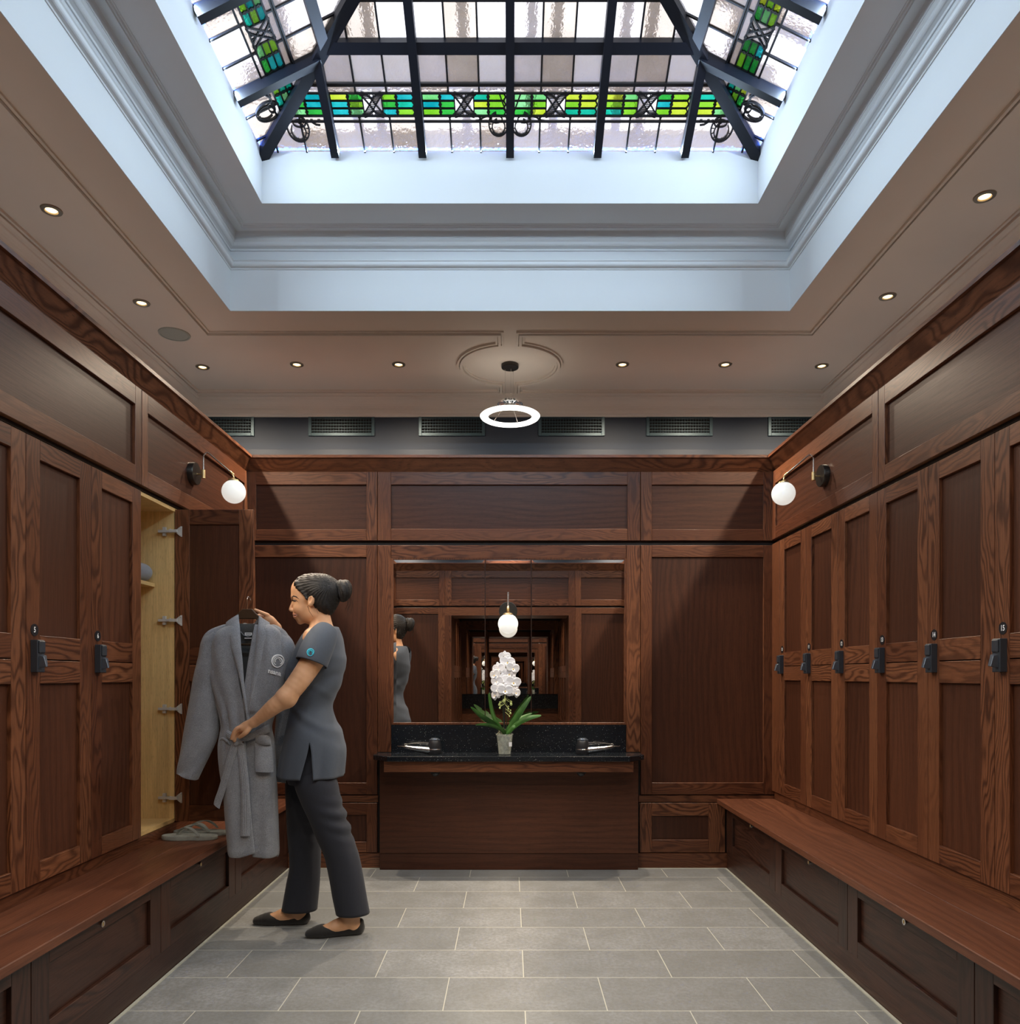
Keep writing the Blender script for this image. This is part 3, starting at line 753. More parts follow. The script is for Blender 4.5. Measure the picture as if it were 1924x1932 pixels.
b = MB(TF); b.box(-W, -.8, -.04, -.003, 0, 2.5); b.box(.8, W, -.04, -.003, 0, 2.5); b.box(-.8, .8, -.04, -.003, 2.05, 2.5); struct('trim_21', b, 'gap')
b = MB(); crown(b, [(-W, Y0, 1, 1), (W, Y0, -1, 1)]); b.box(-W-.02, W+.02, Y0-.04, Y0+.02, 2.609, 2.80, 0); struct('trim_22', b, 'oak', 'dark oak cornice over the doorway wall')
PL = lambda a, d, z: (-.78+d, a, z); PR = lambda a, d, z: (.78-d, a, z)
for T, sd in ((PL, 'left'), (PR, 'right')):
    for i in range(5):
        a1 = -.22-.435*i
        t = thing('locker', 'oak locker in the passage seen in the mirror, %s side, %s from the doorway' % (sd, ['first', 'second', 'third', 'fourth', 'fifth'][i]), 'locker', T(a1, 0, .1))
        b = MB(T); door_geo(b, a1-.43, a1); b.box(a1-.43, a1, 0, .018, .1, DZ0-.004, 2); b.build('locker_door', ['oak', 'oakpanel', 'gap'], t)
        lock_parts(t, T, a1-.05, 1, '', 1) if False else None
t = thing('passage_mirror', 'mirror at the far end of the passage, seen in reflection', 'mirror', (0, -2.49, .8))
b = MB(); b.box(-.70, .70, -2.49, -2.48, .93, 1.95); b.build('mirror_pane', 'mirror', t)
b = MB(); b.box(-.78, .78, -2.495, -2.40, .70, .76); b.box(-.78, .78, -2.495, -2.475, .76, .92); b.build('granite_shelf', 'granite', t)
b = MB(); b.box(-.78, -.70, -2.495, -2.47, .93, 2.1, 2); b.box(.70, .78, -2.495, -2.47, .93, 2.1, 2); b.box(-.70, .70, -2.495, -2.47, 1.95, 2.1, 0); b.box(-.78, .78, -2.495, -2.47, 0, .70); b.build('frame', 'oak', t)

# ---------------- mirror ----------------
t = thing('wall_mirror', 'three-pane mirror with bright cut edges above the black vanity counter', 'mirror', (0, D, zy(1366)))
def pane(x0, x1, y0, y1, bv=.018):
    X0, X1, Z0, Z1 = xx(x0), xx(x1), zy(y1), zy(y0); b = MB(TB); d0, d1 = .0161, .0165
    vs = [(X0, d0, Z0), (X1, d0, Z0), (X1, d0, Z1), (X0, d0, Z1), (X0+bv, d1, Z0+bv), (X1-bv, d1, Z0+bv), (X1-bv, d1, Z1-bv), (X0+bv, d1, Z1-bv), (X0, -.0, Z0), (X1, -.0, Z0), (X1, -.0, Z1), (X0, -.0, Z1)]
    b._add(vs, [(4, 5, 6, 7), (0, 1, 5, 4), (1, 2, 6, 5), (2, 3, 7, 6), (3, 0, 4, 7), (0, 8, 9, 1), (1, 9, 10, 2), (2, 10, 11, 3), (3, 11, 8, 0), (8, 11, 10, 9)])
    b.build('mirror_pane', 'mirror', t)
pane(743, 914.5, 1057, 1363); pane(916, 1001, 1057, 1363, .022); pane(1003, 1177, 1057, 1363)
b = MB(TB)
for x0, x1, y0, y1 in ((738.5, 743, 1054, 1367), (1177, 1180.5, 1054, 1367), (743, 1177, 1054, 1057), (743, 1177, 1363, 1367)):
    b.box(xx(x0), xx(x1), 0, .022, zy(y1), zy(y0), 2)
b.build('edge_bead', 'oak', t, bevel=.001)
for x0 in (915.2, 1002):
    b = MB(TB); b.box(xx(x0-.7), xx(x0+.7), 0, .015, zy(1363), zy(1057), 2); b.build('joint_strip', 'oakdark', t)

# ---------------- vanity ----------------
t = thing('vanity_counter', 'black sparkling granite vanity counter with oak base under the mirror', 'vanity', (0, D-.1, 0))
ff = .26; k = (D-ff)/F
CZ0, CZ1 = EYE-162*k, EYE-152.5*k+.001
CX = 229*k
b = MB(TB)
X0, X1, ch = (704-962)*(D-.17)/F, (1215-962)*(D-.17)/F, .10
b.poly([(X0, .0), (X0, .17), (X0+ch, ff), (X1-ch, ff), (X1, .17), (X1, .0)], CZ0, CZ1)
b.build('countertop', 'granite', t, bevel=.003)
b = MB(TB); b.box(xx(739), xx(1180), 0, .020, CZ1, zy(1367.5)); b.build('backsplash', 'granite', t, bevel=.001)
b = MB(TB); ka = (D-.235)/F; b.box((724-962)*ka, (1195-962)*ka, .01, .235, EYE-182*ka, CZ0-.001, 0); b.build('apron', 'oak', t, bevel=.0016)
b = MB(TB); kb = (D-.06)/F; b.box((716-962)*kb, (1204-962)*kb, .0, .06, .104, CZ0-.002, 0); b.box((716-962)*kb, (1204-962)*kb, .0, .055, 0, .103, 0); b.build('base_panel', 'oakpanel', t, bevel=.0016)
for px in (820, 1097):
    h = thing('towel_hook' if False else 'hair_dryer_hook', 'small black hook under the %s end of the vanity apron' % ('left' if px < 900 else 'right'), 'hook', ((px-962)*ka, D-.15, .58), None)
    b = MB(); c = Vector(((px-962)*ka, D-.20, EYE-182*ka-.003))
    b.sphere((c.x, c.y, c.z-.004), .026, 16, (1, .8, .9)); b.box(c.x-.029, c.x+.029, c.y-.02, c.y+.02, c.z-.006, c.z)
    b.build('hook_body', 'black', h)

# ---------------- pendant ring ----------------
t = thing('pendant_lamp', 'glowing white ring pendant lamp hung on thin wires', 'lamp', (0, CY, CEIL))
RZ = EYE+489*CY/F
b = MB(); b.lathe([(.001, CEIL-.022), (.052, CEIL-.022), (.054, CEIL-.018), (.054, CEIL), (.001, CEIL)], (0, CY, 0), 36); b.build('canopy', 'bronze', t)
b = MB(); prof = [(.136, RZ-.004), (.140, RZ-.010), (.152, RZ-.014), (.170, RZ-.013), (.182, RZ-.006), (.187, RZ+.002), (.180, RZ+.008), (.160, RZ+.012), (.144, RZ+.009), (.137, RZ+.003)]
rg = [[(r*math.cos(2*PI*q/64), CY+r*math.sin(2*PI*q/64), z) for r, z in prof] for q in range(64)]
b.rings(rg, cap=False, loop=True); b.build('light_ring', 'ringglow', t)
b = MB(); prof = [(.048, RZ+.066), (.078, RZ+.070), (.080, RZ+.074), (.058, RZ+.094), (.050, RZ+.094)]
rg = [[(r*math.cos(2*PI*q/40), CY+r*math.sin(2*PI*q/40), z+.004*(q % 2)) for r, z in prof] for q in range(40)]
b.rings(rg, cap=False, loop=True, smooth=False); b.build('crystal_hub', 'chrome', t)
b = MB()
for q in range(6):
    a = q*PI/3+.2; b.tube([(.06*math.cos(a), CY+.06*math.sin(a), RZ+.07), (.15*math.cos(a), CY+.15*math.sin(a), RZ+.016)], .0015, 6)
b.tube([(-.05, CY, RZ+.08), (.05, CY, RZ+.08)], .002, 6); b.tube([(0, CY-.05, RZ+.08), (0, CY+.05, RZ+.08)], .002, 6)
b.build('spokes', 'steel', t)
for x, y in ((-.030, .0), (.006, -.02), (.020, .022)):
    b = MB(); b.tube([(x, CY+y, CEIL-.02), (x, CY+y, RZ+.08)], .0012, 6); b.tube([(x, CY+y, CEIL-.035), (x, CY+y, CEIL-.02)], .003, 6); b.build('suspension_wire', 'chrome', t)

# ---------------- downlights ----------------
dl = [(-1.909, 3.143, 'left side, nearest the camera'), (-1.915, 3.924, 'left side, beside the round speaker'), (-1.93, 4.739, 'back left corner'), (-1.327, 4.70, 'back row, next to the left corner'), (-.693, 4.70, 'back row, just left of the pendant'),
      (.70, 4.70, 'back row, just right of the pendant'), (1.34, 4.70, 'back row, next to the right corner'), (1.95, 4.722, 'back right corner'), (1.93, 3.858, 'right side, middle one'), (1.92, 3.053, 'right side, nearest the camera'),
      (-1.91, 2.34, None), (-1.91, 1.55, None), (1.92, 2.25, None), (1.92, 1.45, None), (-1.3, .45, None), (1.3, .45, None), (0, .45, None)]  # None entries are unseen spots, added to light the room
for x, y, lab in dl:
    t = thing('downlight', ('small warm recessed ceiling spotlight, '+lab) if lab else 'small warm recessed ceiling spotlight added out of view to light the room', 'ceiling light', (x, y, CEIL), 'warm ceiling spotlights')
    b = MB(); n = 28
    prof = [(.024, CEIL-.0), (.026, CEIL-.006), (.040, CEIL-.005), (.042, CEIL+.0)]
    b.rings([[(x+r*math.cos(2*PI*q/n), y+r*math.sin(2*PI*q/n), z) for r, z in prof] for q in range(n)], cap=False, loop=True); b.build('bezel', 'bezel', t)
    b = MB(); b.lathe([(.001, CEIL-.007), (.012, CEIL-.006), (.022, CEIL-.001), (.023, CEIL)], (x, y, 0), 20); b.build('bulb', 'bulb', t)
    l = bpy.data.lights.new('downlight_beam', 'SPOT'); l.energy = DOWN_W; l.color = WARM; l.spot_size = math.radians(165); l.spot_blend = 1.0; l.shadow_soft_size = .03
    o = bpy.data.objects.new('downlight_beam', l); C.objects.link(o); o.location = (x, y, CEIL-.012)
for x in (-.35, .35):
    l = bpy.data.lights.new('passage_light', 'SPOT'); l.energy = 14; l.color = WARM; l.spot_size = 2.4; l.spot_blend = .8; l.shadow_soft_size = .03
    o = bpy.data.objects.new('passage_light', l); C.objects.link(o); o.location = (x, -1.2, 2.18)
    t = thing('downlight', 'small recessed spotlight in the passage ceiling', 'ceiling light', (x, -1.2, 2.2), 'passage spotlights')
    b = MB(); b.lathe([(.001, 2.188), (.022, 2.189), (.026, 2.2)], (x, -1.2, 0), 20); b.build('bulb', 'bulb', t)

# ceiling speaker
t = thing('ceiling_speaker', 'round pale grille of a speaker in the ceiling', 'speaker', (-1.904, 4.283, CEIL))
b = MB(); b.lathe([(.001, CEIL-.004), (.072, CEIL-.005), (.074, CEIL-.003), (.076, CEIL-.007), (.084, CEIL-.006), (.086, CEIL)], (-1.904, 4.283, 0), 40)
b.build('grille', noisy('speaker_grille', (.40, .42, .36), (.30, .32, .28), 400, .6), t)

# ---------------- vents ----------------
kv = RY/F
for i, px in enumerate((417.5, 644.5, 852.5, 1078, 1281.5, 1511)):
    x = (px-962)*kv; z0, z1 = EYE+(1275-823)*kv, EYE+(1275-783)*kv; hw = 62.5*kv
    lab = ['louvred metal air vent at the left end, half hidden by the cornice', 'louvred metal air vent second from the left', 'louvred metal air vent just left of the pendant', 'louvred metal air vent just right of the pendant', 'louvred metal air vent second from the right', 'louvred metal air vent at the right end, half hidden by the cornice'][i]
    t = thing('air_vent', lab, 'air vent', (x, RY, z0), 'air vents above the back panelling')
    TV = lambda a, d, z: (x+a, RY-d, z)
    b = MB(TV); fw = .022; e = .0
    b.box(-hw, -hw+fw, 0, .010, z0, z1); b.box(hw-fw, hw, 0, .010, z0, z1); b.box(-hw+fw, hw-fw, 0, .010, z0, z0+fw); b.box(-hw+fw, hw-fw, 0, .010, z1-fw, z1)
    b.build('frame', 'ventm', t, bevel=.0015)
    b = MB(TV); b.box(-hw+fw, hw-fw, 0, .0015, z0+fw, z1-fw); b.build('backing', 'ventdark', t)
    H = (z1-z0-2*fw)
    for q in range(5):
        zc = z0+fw+H*(q+.5)/5
        b = MB(TV); b._add([(-hw+fw, .002, zc+.004), (hw-fw, .002, zc+.004), (hw-fw, .012, zc-.001), (-hw+fw, .012, zc-.001), (-hw+fw, .002, zc+.0055), (hw-fw, .002, zc+.0055), (hw-fw, .012, zc+.003), (-hw+fw, .012, zc+.003)],
               [(0, 1, 2, 3), (4, 7, 6, 5), (0, 4, 5, 1), (1, 5, 6, 2), (2, 6, 7, 3), (3, 7, 4, 0)])
        b.build('slat', 'ventm', t)
    b = MB(TV); nn = 22
    for q in range(1, nn): xq = -hw+fw+(2*hw-2*fw)*q/nn; b.box(xq-.001, xq+.001, .001, .004, z0+fw, z1-fw)
    b.build('vertical_vanes', 'ventm', t)

# ---------------- sconces ----------------
def sconce(T, label, a, zp):
    """T maps (a, d, z); plate centre at a, height zp"""
    t = thing('wall_sconce', label, 'wall lamp', T(a, 0, zp), 'globe wall sconces')
    b = MB(T); n = 36
    rg = [[(a+r*math.cos(2*PI*q/n), d, zp+r*math.sin(2*PI*q/n)) for q in range(n)] for r, d in ((.058, .0), (.058, .026), (.056, .030), (.02, .031), (.001, .031))]
    b.rings(rg); b.build('back_plate', 'bronze', t)
    zk = zp-.002
    b = MB(T); b.tube([(a, .03, zk), (a, .064, zk)], .004, 10); b.tube([(a, .064, zk-.022), (a, .064, zk+.022)], .0105, 16); b.build('knuckle', 'brass', t)
    pts = [(a, .064, zk+.015), (a, .064, zk+.085)]
    ex, ez = .209, zp+.006
    dirx, dirz = (ex-.092), (ez-(zk+.112)); L = math.hypot(dirx, dirz)
    pts += [(a, .0655, zk+.097), (a, .071, zk+.107), (a, .079, zk+.113), (a, .088, zk+.112), (a, .096, zk+.107)]
    pts += [(a, ex, ez)]
    b = MB(T); b.tube(pts, .0042, 12); b.build('arm', 'chrome', t)
    b = MB(T); b.tube([(a, ex-.007, ez+.007), (a, ex+.012, ez-.012)], .0065, 12); b.tube([(a, ex+.010, ez-.008), (a, ex+.013, ez-.026)], .005, 10)
    cx, cz = .223, zp-.094; 
    b.rings([[(a+r*math.cos(2*PI*q/24), cx+r*math.sin(2*PI*q/24)+.15*(z-cz)*0, z+.12*r*math.sin(2*PI*q/24)*-1) for q in range(24)] for r, z in ((.010, cz+.069), (.027, cz+.064), (.030, cz+.056), (.028, cz+.050))])
    b.build('socket_cap', 'brass', t)
    b = MB(T); b.sphere((a, cx, cz), .061, 36); b.build('globe', 'opal', t)
ZS = EYE+(1275-894)*3.96/F
sconce(lambda a, d, z: (-W+.008+d, a, z), 'white globe wall sconce above the open locker door', 3.96, ZS)
sconce(lambda a, d, z: (W-.008-d, a, z), 'white globe wall sconce above the right lockers', 4.0, ZS)
sconce(lambda a, d, z: (a, D-.017-d, z), 'white globe wall sconce fixed on the mirror above the orchid', xx(958.5), zy(1154))
# ---------------- smooth solid modelling for the figure (distance field + surface nets) ----------------
def pt(px, py, Y): return ((px-962)*Y/F, Y, EYE+(1275-py)*Y/F)
class Field:
    def __init__(s, lo, hi, h):
        s.lo = np.array(lo, float); s.h = h; s.n = np.ceil((np.array(hi)-s.lo)/h).astype(int)+1
        s.g = np.full(s.n, .06, np.float32)
    def _win(s, lo, hi, m=.045):
        a = np.clip(np.floor((np.array(lo)-m-s.lo)/s.h).astype(int), 0, s.n); b = np.clip(np.ceil((np.array(hi)+m-s.lo)/s.h).astype(int)+1, 0, s.n)
        if (b <= a).any(): return None
        ax = [s.lo[i]+s.h*np.arange(a[i], b[i]) for i in range(3)]
        return tuple(slice(a[i], b[i]) for i in range(3)), np.meshgrid(*ax, indexing='ij')
    def _comb(s, sl, d, k, op):
        g = s.g[sl]; d = d.astype(np.float32)
        if op == 'add':
            h = np.clip(.5+.5*(g-d)/k, 0, 1); s.g[sl] = g*(1-h)+d*h-k*h*(1-h)
        else:
            h = np.clip(.5-.5*(g+d)/k, 0, 1); s.g[sl] = g*(1-h)+(-d)*h+k*h*(1-h)
    def cap(s, a, b, r0, r1=None, k=.012, op='add', sy=1.0):
        r1 = r0 if r1 is None else r1; a, b = np.array(a, float), np.array(b, float); R_ = max(r0, r1)*max(1, sy)
        wv = s._win(np.minimum(a, b)-R_, np.maximum(a, b)+R_)
        if wv is None: return
        sl, (X, Y, Z) = wv; ab = b-a; L = max((ab**2).sum(), 1e-12)
        t = np.clip(((X-a[0])*ab[0]+(Y-a[1])*ab[1]+(Z-a[2])*ab[2])/L, 0, 1)
        d = np.sqrt((X-a[0]-t*ab[0])**2+((Y-a[1]-t*ab[1])/sy)**2+(Z-a[2]-t*ab[2])**2)-(r0+(r1-r0)*t)
        s._comb(sl, d, k, op)
    def chain(s, pts, rs, k=.012, **kw):
        A = np.array([list(p)+[r] for p, r in zip(pts, rs)], float); n = len(A); Q = []
        for i in range(n-1):
            p0, p1, p2, p3 = A[max(i-1, 0)], A[i], A[i+1], A[min(i+2, n-1)]
            for u in (0, .25, .5, .75): Q.append(.5*((2*p1)+(-p0+p2)*u+(2*p0-5*p1+4*p2-p3)*u*u+(-p0+3*p1-3*p2+p3)*u**3))
        Q.append(A[-1])
        for i in range(len(Q)-1): s.cap(Q[i][:3], Q[i+1][:3], Q[i][3], Q[i+1][3], k if i == 0 else .0015, **kw)
    def ell(s, c, r, k=.012, op='add', rot=0, ax='Y'):
        c = np.array(c, float); r = np.array(r, float); R_ = r.max()
        wv = s._win(c-R_, c+R_)
        if wv is None: return
        sl, (X, Y, Z) = wv; x, y, z = X-c[0], Y-c[1], Z-c[2]
        if rot:
            q = math.radians(rot); cs, sn = math.cos(q), math.sin(q)
            if ax == 'Y': x, z = cs*x+sn*z, -sn*x+cs*z
            elif ax == 'Z': x, y = cs*x+sn*y, -sn*x+cs*y
            else: y, z = cs*y+sn*z, -sn*y+cs*z
        k0 = np.sqrt((x/r[0])**2+(y/r[1])**2+(z/r[2])**2); k1 = np.sqrt((x/r[0]**2)**2+(y/r[1]**2)**2+(z/r[2]**2)**2)
        s._comb(sl, k0*(k0-1)/np.maximum(k1, 1e-6), k, op)
    def mesh(s):
        g = s.g; ins = g < 0; n = g.shape
        core = ins[:-1, :-1, :-1].astype(np.int8)
        cnt = np.zeros([q-1 for q in n], np.int8)
        for dx in (0, 1):
            for dy in (0, 1):
                for dz in (0, 1): cnt += ins[dx:n[0]-1+dx, dy:n[1]-1+dy, dz:n[2]-1+dz]
        act = (cnt > 0) & (cnt < 8); idx = np.full(act.shape, -1, np.int64); c = np.argwhere(act); idx[act] = np.arange(len(c))
        P = np.zeros((len(c), 3)); W_ = np.zeros(len(c))
        cor = [(x, y, z) for x in (0, 1) for y in (0, 1) for z in (0, 1)]
        V = {q: g[c[:, 0]+q[0], c[:, 1]+q[1], c[:, 2]+q[2]] for q in cor}
        for q in cor:
            for ax in range(3):
                if q[ax]: continue
                r = list(q); r[ax] = 1; r = tuple(r); a, b = V[q], V[r]; m = (a < 0) != (b < 0)
                t = np.where(m, a/np.where(m, a-b, 1), 0); p = np.array(q, float)[None, :].repeat(len(c), 0); p[:, ax] += t
                P += p*m[:, None]; W_ += m
        P = (c+P/W_[:, None])*s.h+s.lo; F_ = []
        for ax in range(3):
            o1, o2 = [(1, 2), (2, 0), (0, 1)][ax]
            sa = [slice(1, q-1) for q in n]; sa[ax] = slice(0, n[ax]-1); sb = list(sa); sb[ax] = slice(1, n[ax])
            a, b = ins[tuple(sa)], ins[tuple(sb)]; e = np.argwhere(a != b)
            if not len(e): continue
            off = np.array([1, 1, 1]); off[ax] = 0; e2 = e+off; fl = a[e[:, 0], e[:, 1], e[:, 2]]
            d1 = np.zeros(3, int); d1[o1] = 1; d2 = np.zeros(3, int); d2[o2] = 1
            q = [idx[tuple((e2-z).T)] for z in (0*d1, d1, d1+d2, d2)]
            qd = np.stack(q, 1); qd[~fl] = qd[~fl][:, ::-1]; F_.append(qd)
        return P, np.concatenate(F_)
    def build(s, name, mat, parent, smooth=3, disp=None):
        P, Fc = s.mesh()
        # Laplacian smoothing of the net
        e = np.concatenate([Fc[:, [0, 1]], Fc[:, [1, 2]], Fc[:, [2, 3]], Fc[:, [3, 0]]]); e = np.concatenate([e, e[:, ::-1]])
        for _ in range(smooth):
            A = np.zeros_like(P); np.add.at(A, e[:, 0], P[e[:, 1]]); ct = np.bincount(e[:, 0], minlength=len(P))[:, None]; P = P*.5+.5*A/np.maximum(ct, 1)
        if disp: P = disp(P)
        me = bpy.data.meshes.new(name); me.from_pydata([tuple(p) for p in P], [], [tuple(int(i) for i in f) for f in Fc])
        me.polygons.foreach_set('use_smooth', [True]*len(me.polygons)); me.materials.append(M[mat] if isinstance(mat, str) else mat); me.update()
        o = bpy.data.objects.new(name, me); C.objects.link(o)
        if parent is not None:
            o.parent = parent
            if parent.type == 'EMPTY': o.location = -parent.location
        return o

def interp(tab, y):
    """tab: [(y, a, b, ...)] smooth-ish piecewise interpolation"""
    ys = [r[0] for r in tab]
    return [float(np.interp(y, ys, [r[i] for r in tab])) for i in range(1, len(tab[0]))]
def smoothtab(tab, n):
    """Catmull-Rom resample of a table keyed by its first column"""
    out = []; ys = np.array([r[0] for r in tab], float); A = np.array(tab, float)
    for y in np.linspace(ys[0], ys[-1], n):
        i = min(max(int(np.searchsorted(ys, y)-1), 0), len(ys)-2); t = (y-ys[i])/(ys[i+1]-ys[i])
        p0, p1, p2, p3 = A[max(i-1, 0)], A[i], A[i+1], A[min(i+2, len(ys)-1)]
        m1 = (p2-p0)/max(ys[min(i+1, len(ys)-1)]-ys[max(i-1, 0)], 1e-6)*(ys[i+1]-ys[i]); m2 = (p3-p1)/max(ys[min(i+2, len(ys)-1)]-ys[i], 1e-6)*(ys[i+1]-ys[i])
        q = (2*t**3-3*t**2+1)*p1+(t**3-2*t**2+t)*m1+(-2*t**3+3*t**2)*p2+(t**3-t**2)*m2; q[0] = y; out.append(q)
    return out

# cloth, skin and hair materials
def mk_terry():
    t = NT('grey_terry'); tc = t.nd('ShaderNodeTexCoord').outputs['Object']
    n = t.noise(tc, 420, 3, .7); n2 = t.noise(tc, 22, 4, .6)
    c = t.mix(t.ramp(n, [(.32, 0.0), (.68, 1.0)]), (.13, .138, .158), (.40, .42, .455))
    c = t.mix(t.ramp(n2, [(.3, .35), (.62, 0.0)]), c, (.15, .158, .18))
    t.P(col=c, rough=.95, sheen=.5, srough=.5, spec=.1); t.bump(t.math('ADD', n, t.math('MULTIPLY', n2, .8)), .7, .004); return t.m
M['terry'] = mk_terry()
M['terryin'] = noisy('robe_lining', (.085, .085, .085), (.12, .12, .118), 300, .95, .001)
def mk_cloth(name, c1, c2):
    t = NT(name); tc = t.nd('ShaderNodeTexCoord').outputs['Object']; n = t.noise(tc, 900, 2, .6); n2 = t.noise(t.mapping(tc, (9, 9, 5)), 1, 3, .5)
    t.P(col=t.mix(t.ramp(n, [(.3, 0.0), (.7, 1.0)]), c1, c2), rough=.75, sheen=.10, spec=.22); t.bump(n2, .25, .012); return t.m
M['tunic'] = mk_cloth('slate_tunic_cloth', (.058, .071, .094), (.090, .107, .136))
M['trouser'] = mk_cloth('charcoal_trouser_cloth', (.019, .021, .029), (.033, .036, .048))
def mk_skin():
    t = NT('skin'); tc = t.nd('ShaderNodeTexCoord').outputs['Object']; n = t.noise(tc, 18, 3)
    t.P(col=t.ramp(n, [(.35, (.64, .355, .195)), (.65, (.74, .43, .255))]), rough=.48, sss=.12, spec=.35)
    t.b.inputs['Subsurface Radius'].default_value = (.012, .005, .003); t.b.inputs['Subsurface Scale'].default_value = .6
    t.bump(t.noise(tc, 700, 2), .12, .0005); return t.m
M['skin'] = mk_skin()
def mk_hair():
    t = NT('dark_hair'); uv = t.nd('ShaderNodeTexCoord').outputs['Object']
    n = t.noise(t.mapping(uv, (35, 60, 520)), 1, 3, .6, .4)
    t.P(col=t.ramp(n, [(.35, (.004, .0035, .0035)), (.7, (.022, .018, .016))]), rough=t.ramp(n, [(.3, .50), (.7, .34)]), spec=.4)
    t.bump(n, .9, .0025); return t.m
M['hair'] = mk_hair()
M['strand'] = plain('hair_strand', (.008, .007, .006), .35)
M['shoe'] = plain('black_suede', (.006, .0055, .0055), .8, sheen=.3)
M['eyew'] = plain('eye_white', (.75, .72, .68), .2); M['eyed'] = plain('eye_dark', (.01, .006, .004), .1)
M['lash'] = plain('lash', (.008, .006, .005), .6); M['lip'] = plain('lip', (.50, .20, .13), .45)
M['cyan'] = plain('cyan_embroidery', (.02, .55, .75), .5); M['embw'] = plain('white_embroidery', (.92, .92, .92), .7)
M['hangerb'] = plain('brown_hanger_plastic', (.060, .034, .018), .32)
M['flip'] = noisy('grey_foam', (.25, .27, .245), (.31, .33, .30), 60, .6)

# ---------------- the woman ----------------
YM = 3.60
person = thing('person', 'person in slate tunic and charcoal trousers holding up a grey bathrobe', 'person', (pt(600, 1275, YM)[0], YM, 0))
f = Field((-1.30, 3.26, 0.0), (-.62, 3.92, 1.72), .0030)
H = lambda px, py, dy=0: (pt(px, py, YM)[0], YM+dy, pt(px, py, YM)[2])
S = YM/F
# head
f.ell(H(604, 1121), (36*S, .076, 34*S), .01)
f.ell(H(577, 1127), (26*S, .064, 38*S), .02)
f.ell(H(572, 1112), (21*S, .060, 21*S), .02)
f.ell(H(580, 1155), (21*S, .052, 21*S), .02)
f.ell(H(590, 1160), (18*S, .052, 15*S), .02)          # jaw angle
f.ell(H(566.5, 1171), (6.5*S, .020, 7.5*S), .014)      # chin
f.ell(H(561, 1160.5), (8*S, .026, 9*S), .012)           # muzzle
f.chain([H(556.0, 1129), H(553.2, 1137), H(550.2, 1145), H(548.7, 1149.6)], [3.0*S, 3.2*S, 3.5*S, 3.4*S], .010)
f.ell(H(551, 1151), (4.6*S, .012, 3.4*S), .008)
for dy in (-.011, .011): f.ell(H(553.5, 1152, dy), (4.2*S, .007, 3.2*S), .005)
f.ell(H(556.2, 1158.4), (3.6*S, .020, 2.3*S), .004); f.ell(H(557.2, 1163.6), (3.8*S, .018, 2.7*S), .004)
f.cap(H(553.2, 1161, -.02), H(553.2, 1161, .02), .0012, .0012, .003, 'sub')
f.cap(H(557.5, 1126.5, -.030), H(554.0, 1126, 0), .010, .009, .012); f.cap(H(557.5, 1126.5, .030), H(554.0, 1126, 0), .010, .009, .012)
for sy in (-1, 1):
    f.ell(H(553.5, 1134.5, sy*.031), (4.5*S, .015, 4.0*S), .010, 'sub')
    f.ell(H(560, 1134, sy*.030), (4.0*S, .012, 4.0*S), .004)
    f.ell(H(570, 1150, sy*.036), (12*S, .020, 10*S), .02)
    # ear
    f.ell(H(594.5, 1136, sy*.072), (6.5*S, .011, 11*S), .006, rot=-12)
    f.ell(H(593, 1134.5, sy*.085), (3.6*S, .010, 7*S), .002, 'sub', rot=-12)
    f.ell(H(592, 1144, sy*.074), (3.6*S, .007, 3.6*S), .004)
# neck and trunk
f.chain([H(600, 1155), H(606, 1180), H(609, 1205)], [.052, .052, .062], .03)
f.cap(H(604, 1206, -.12), H(604, 1206, .12), .050, .050, .05)
tr = [(1215, 606, 30, .120), (1250, 600, 34, .120), (1280, 592, 36, .115), (1335, 590, 27, .100), (1390, 592, 34, .110), (1430, 590, 34, .115)]
for (y0, x0, r0, d0), (y1, x1, r1, d1) in zip(tr, tr[1:]):
    for q in range(3):
        t_ = q/3; f.ell(H(x0+(x1-x0)*t_, y0+(y1-y0)*t_), ((r0+(r1-r0)*t_)*S, d0+(d1-d0)*t_, 30*S), .03)
# near arm (her left)
sh = pt(606, 1216, 3.455); el = pt(540, 1315, 3.375); wr = pt(479, 1363, 3.405)
f.chain([sh, pt(585, 1254, 3.425), pt(560, 1290, 3.392), el], [.058, .051, .046, .041], .025)
f.chain([el, pt(517, 1333, 3.375), pt(497, 1349, 3.39), wr], [.040, .0365, .029, .0215], .02)
f.ell(pt(541, 1319, 3.38), (.034, .034, .034), .03)
# near hand: back of the hand upward, fingers closing on the robe belt
pal = [pt(479, 1363, 3.405), pt(466, 1369, 3.412), pt(455, 1375, 3.420)]
f.chain(pal, [.021, .022, .019], .012)
f.ell(pt(464, 1373, 3.415), (.030, .026, .017), .010, rot=32)
fingers = [([(457, 1371, 3.400), (447, 1374.5, 3.398), (440.5, 1383, 3.402), (436.5, 1394, 3.412)], [.0098, .0088, .0078, .0068]),
           ([(456, 1375, 3.412), (446, 1380, 3.408), (441, 1389, 3.412), (442, 1398, 3.425)], [.0098, .0090, .0080, .0070]),
           ([(457, 1379, 3.425), (449, 1385, 3.424), (446, 1393, 3.430), (450, 1400, 3.438)], [.0094, .0086, .0078, .0068]),
           ([(460, 1382, 3.436), (454, 1388, 3.438), (453, 1394, 3.444), (457, 1398, 3.448)], [.0086, .0078, .0070, .0062]),
           ([(470, 1374, 3.400), (464, 1382, 3.394), (458, 1387, 3.400), (452, 1391, 3.410)], [.0125, .0105, .0092, .0078])]
for P_, R_ in fingers: f.chain([pt(*p) for p in P_], R_, .004)
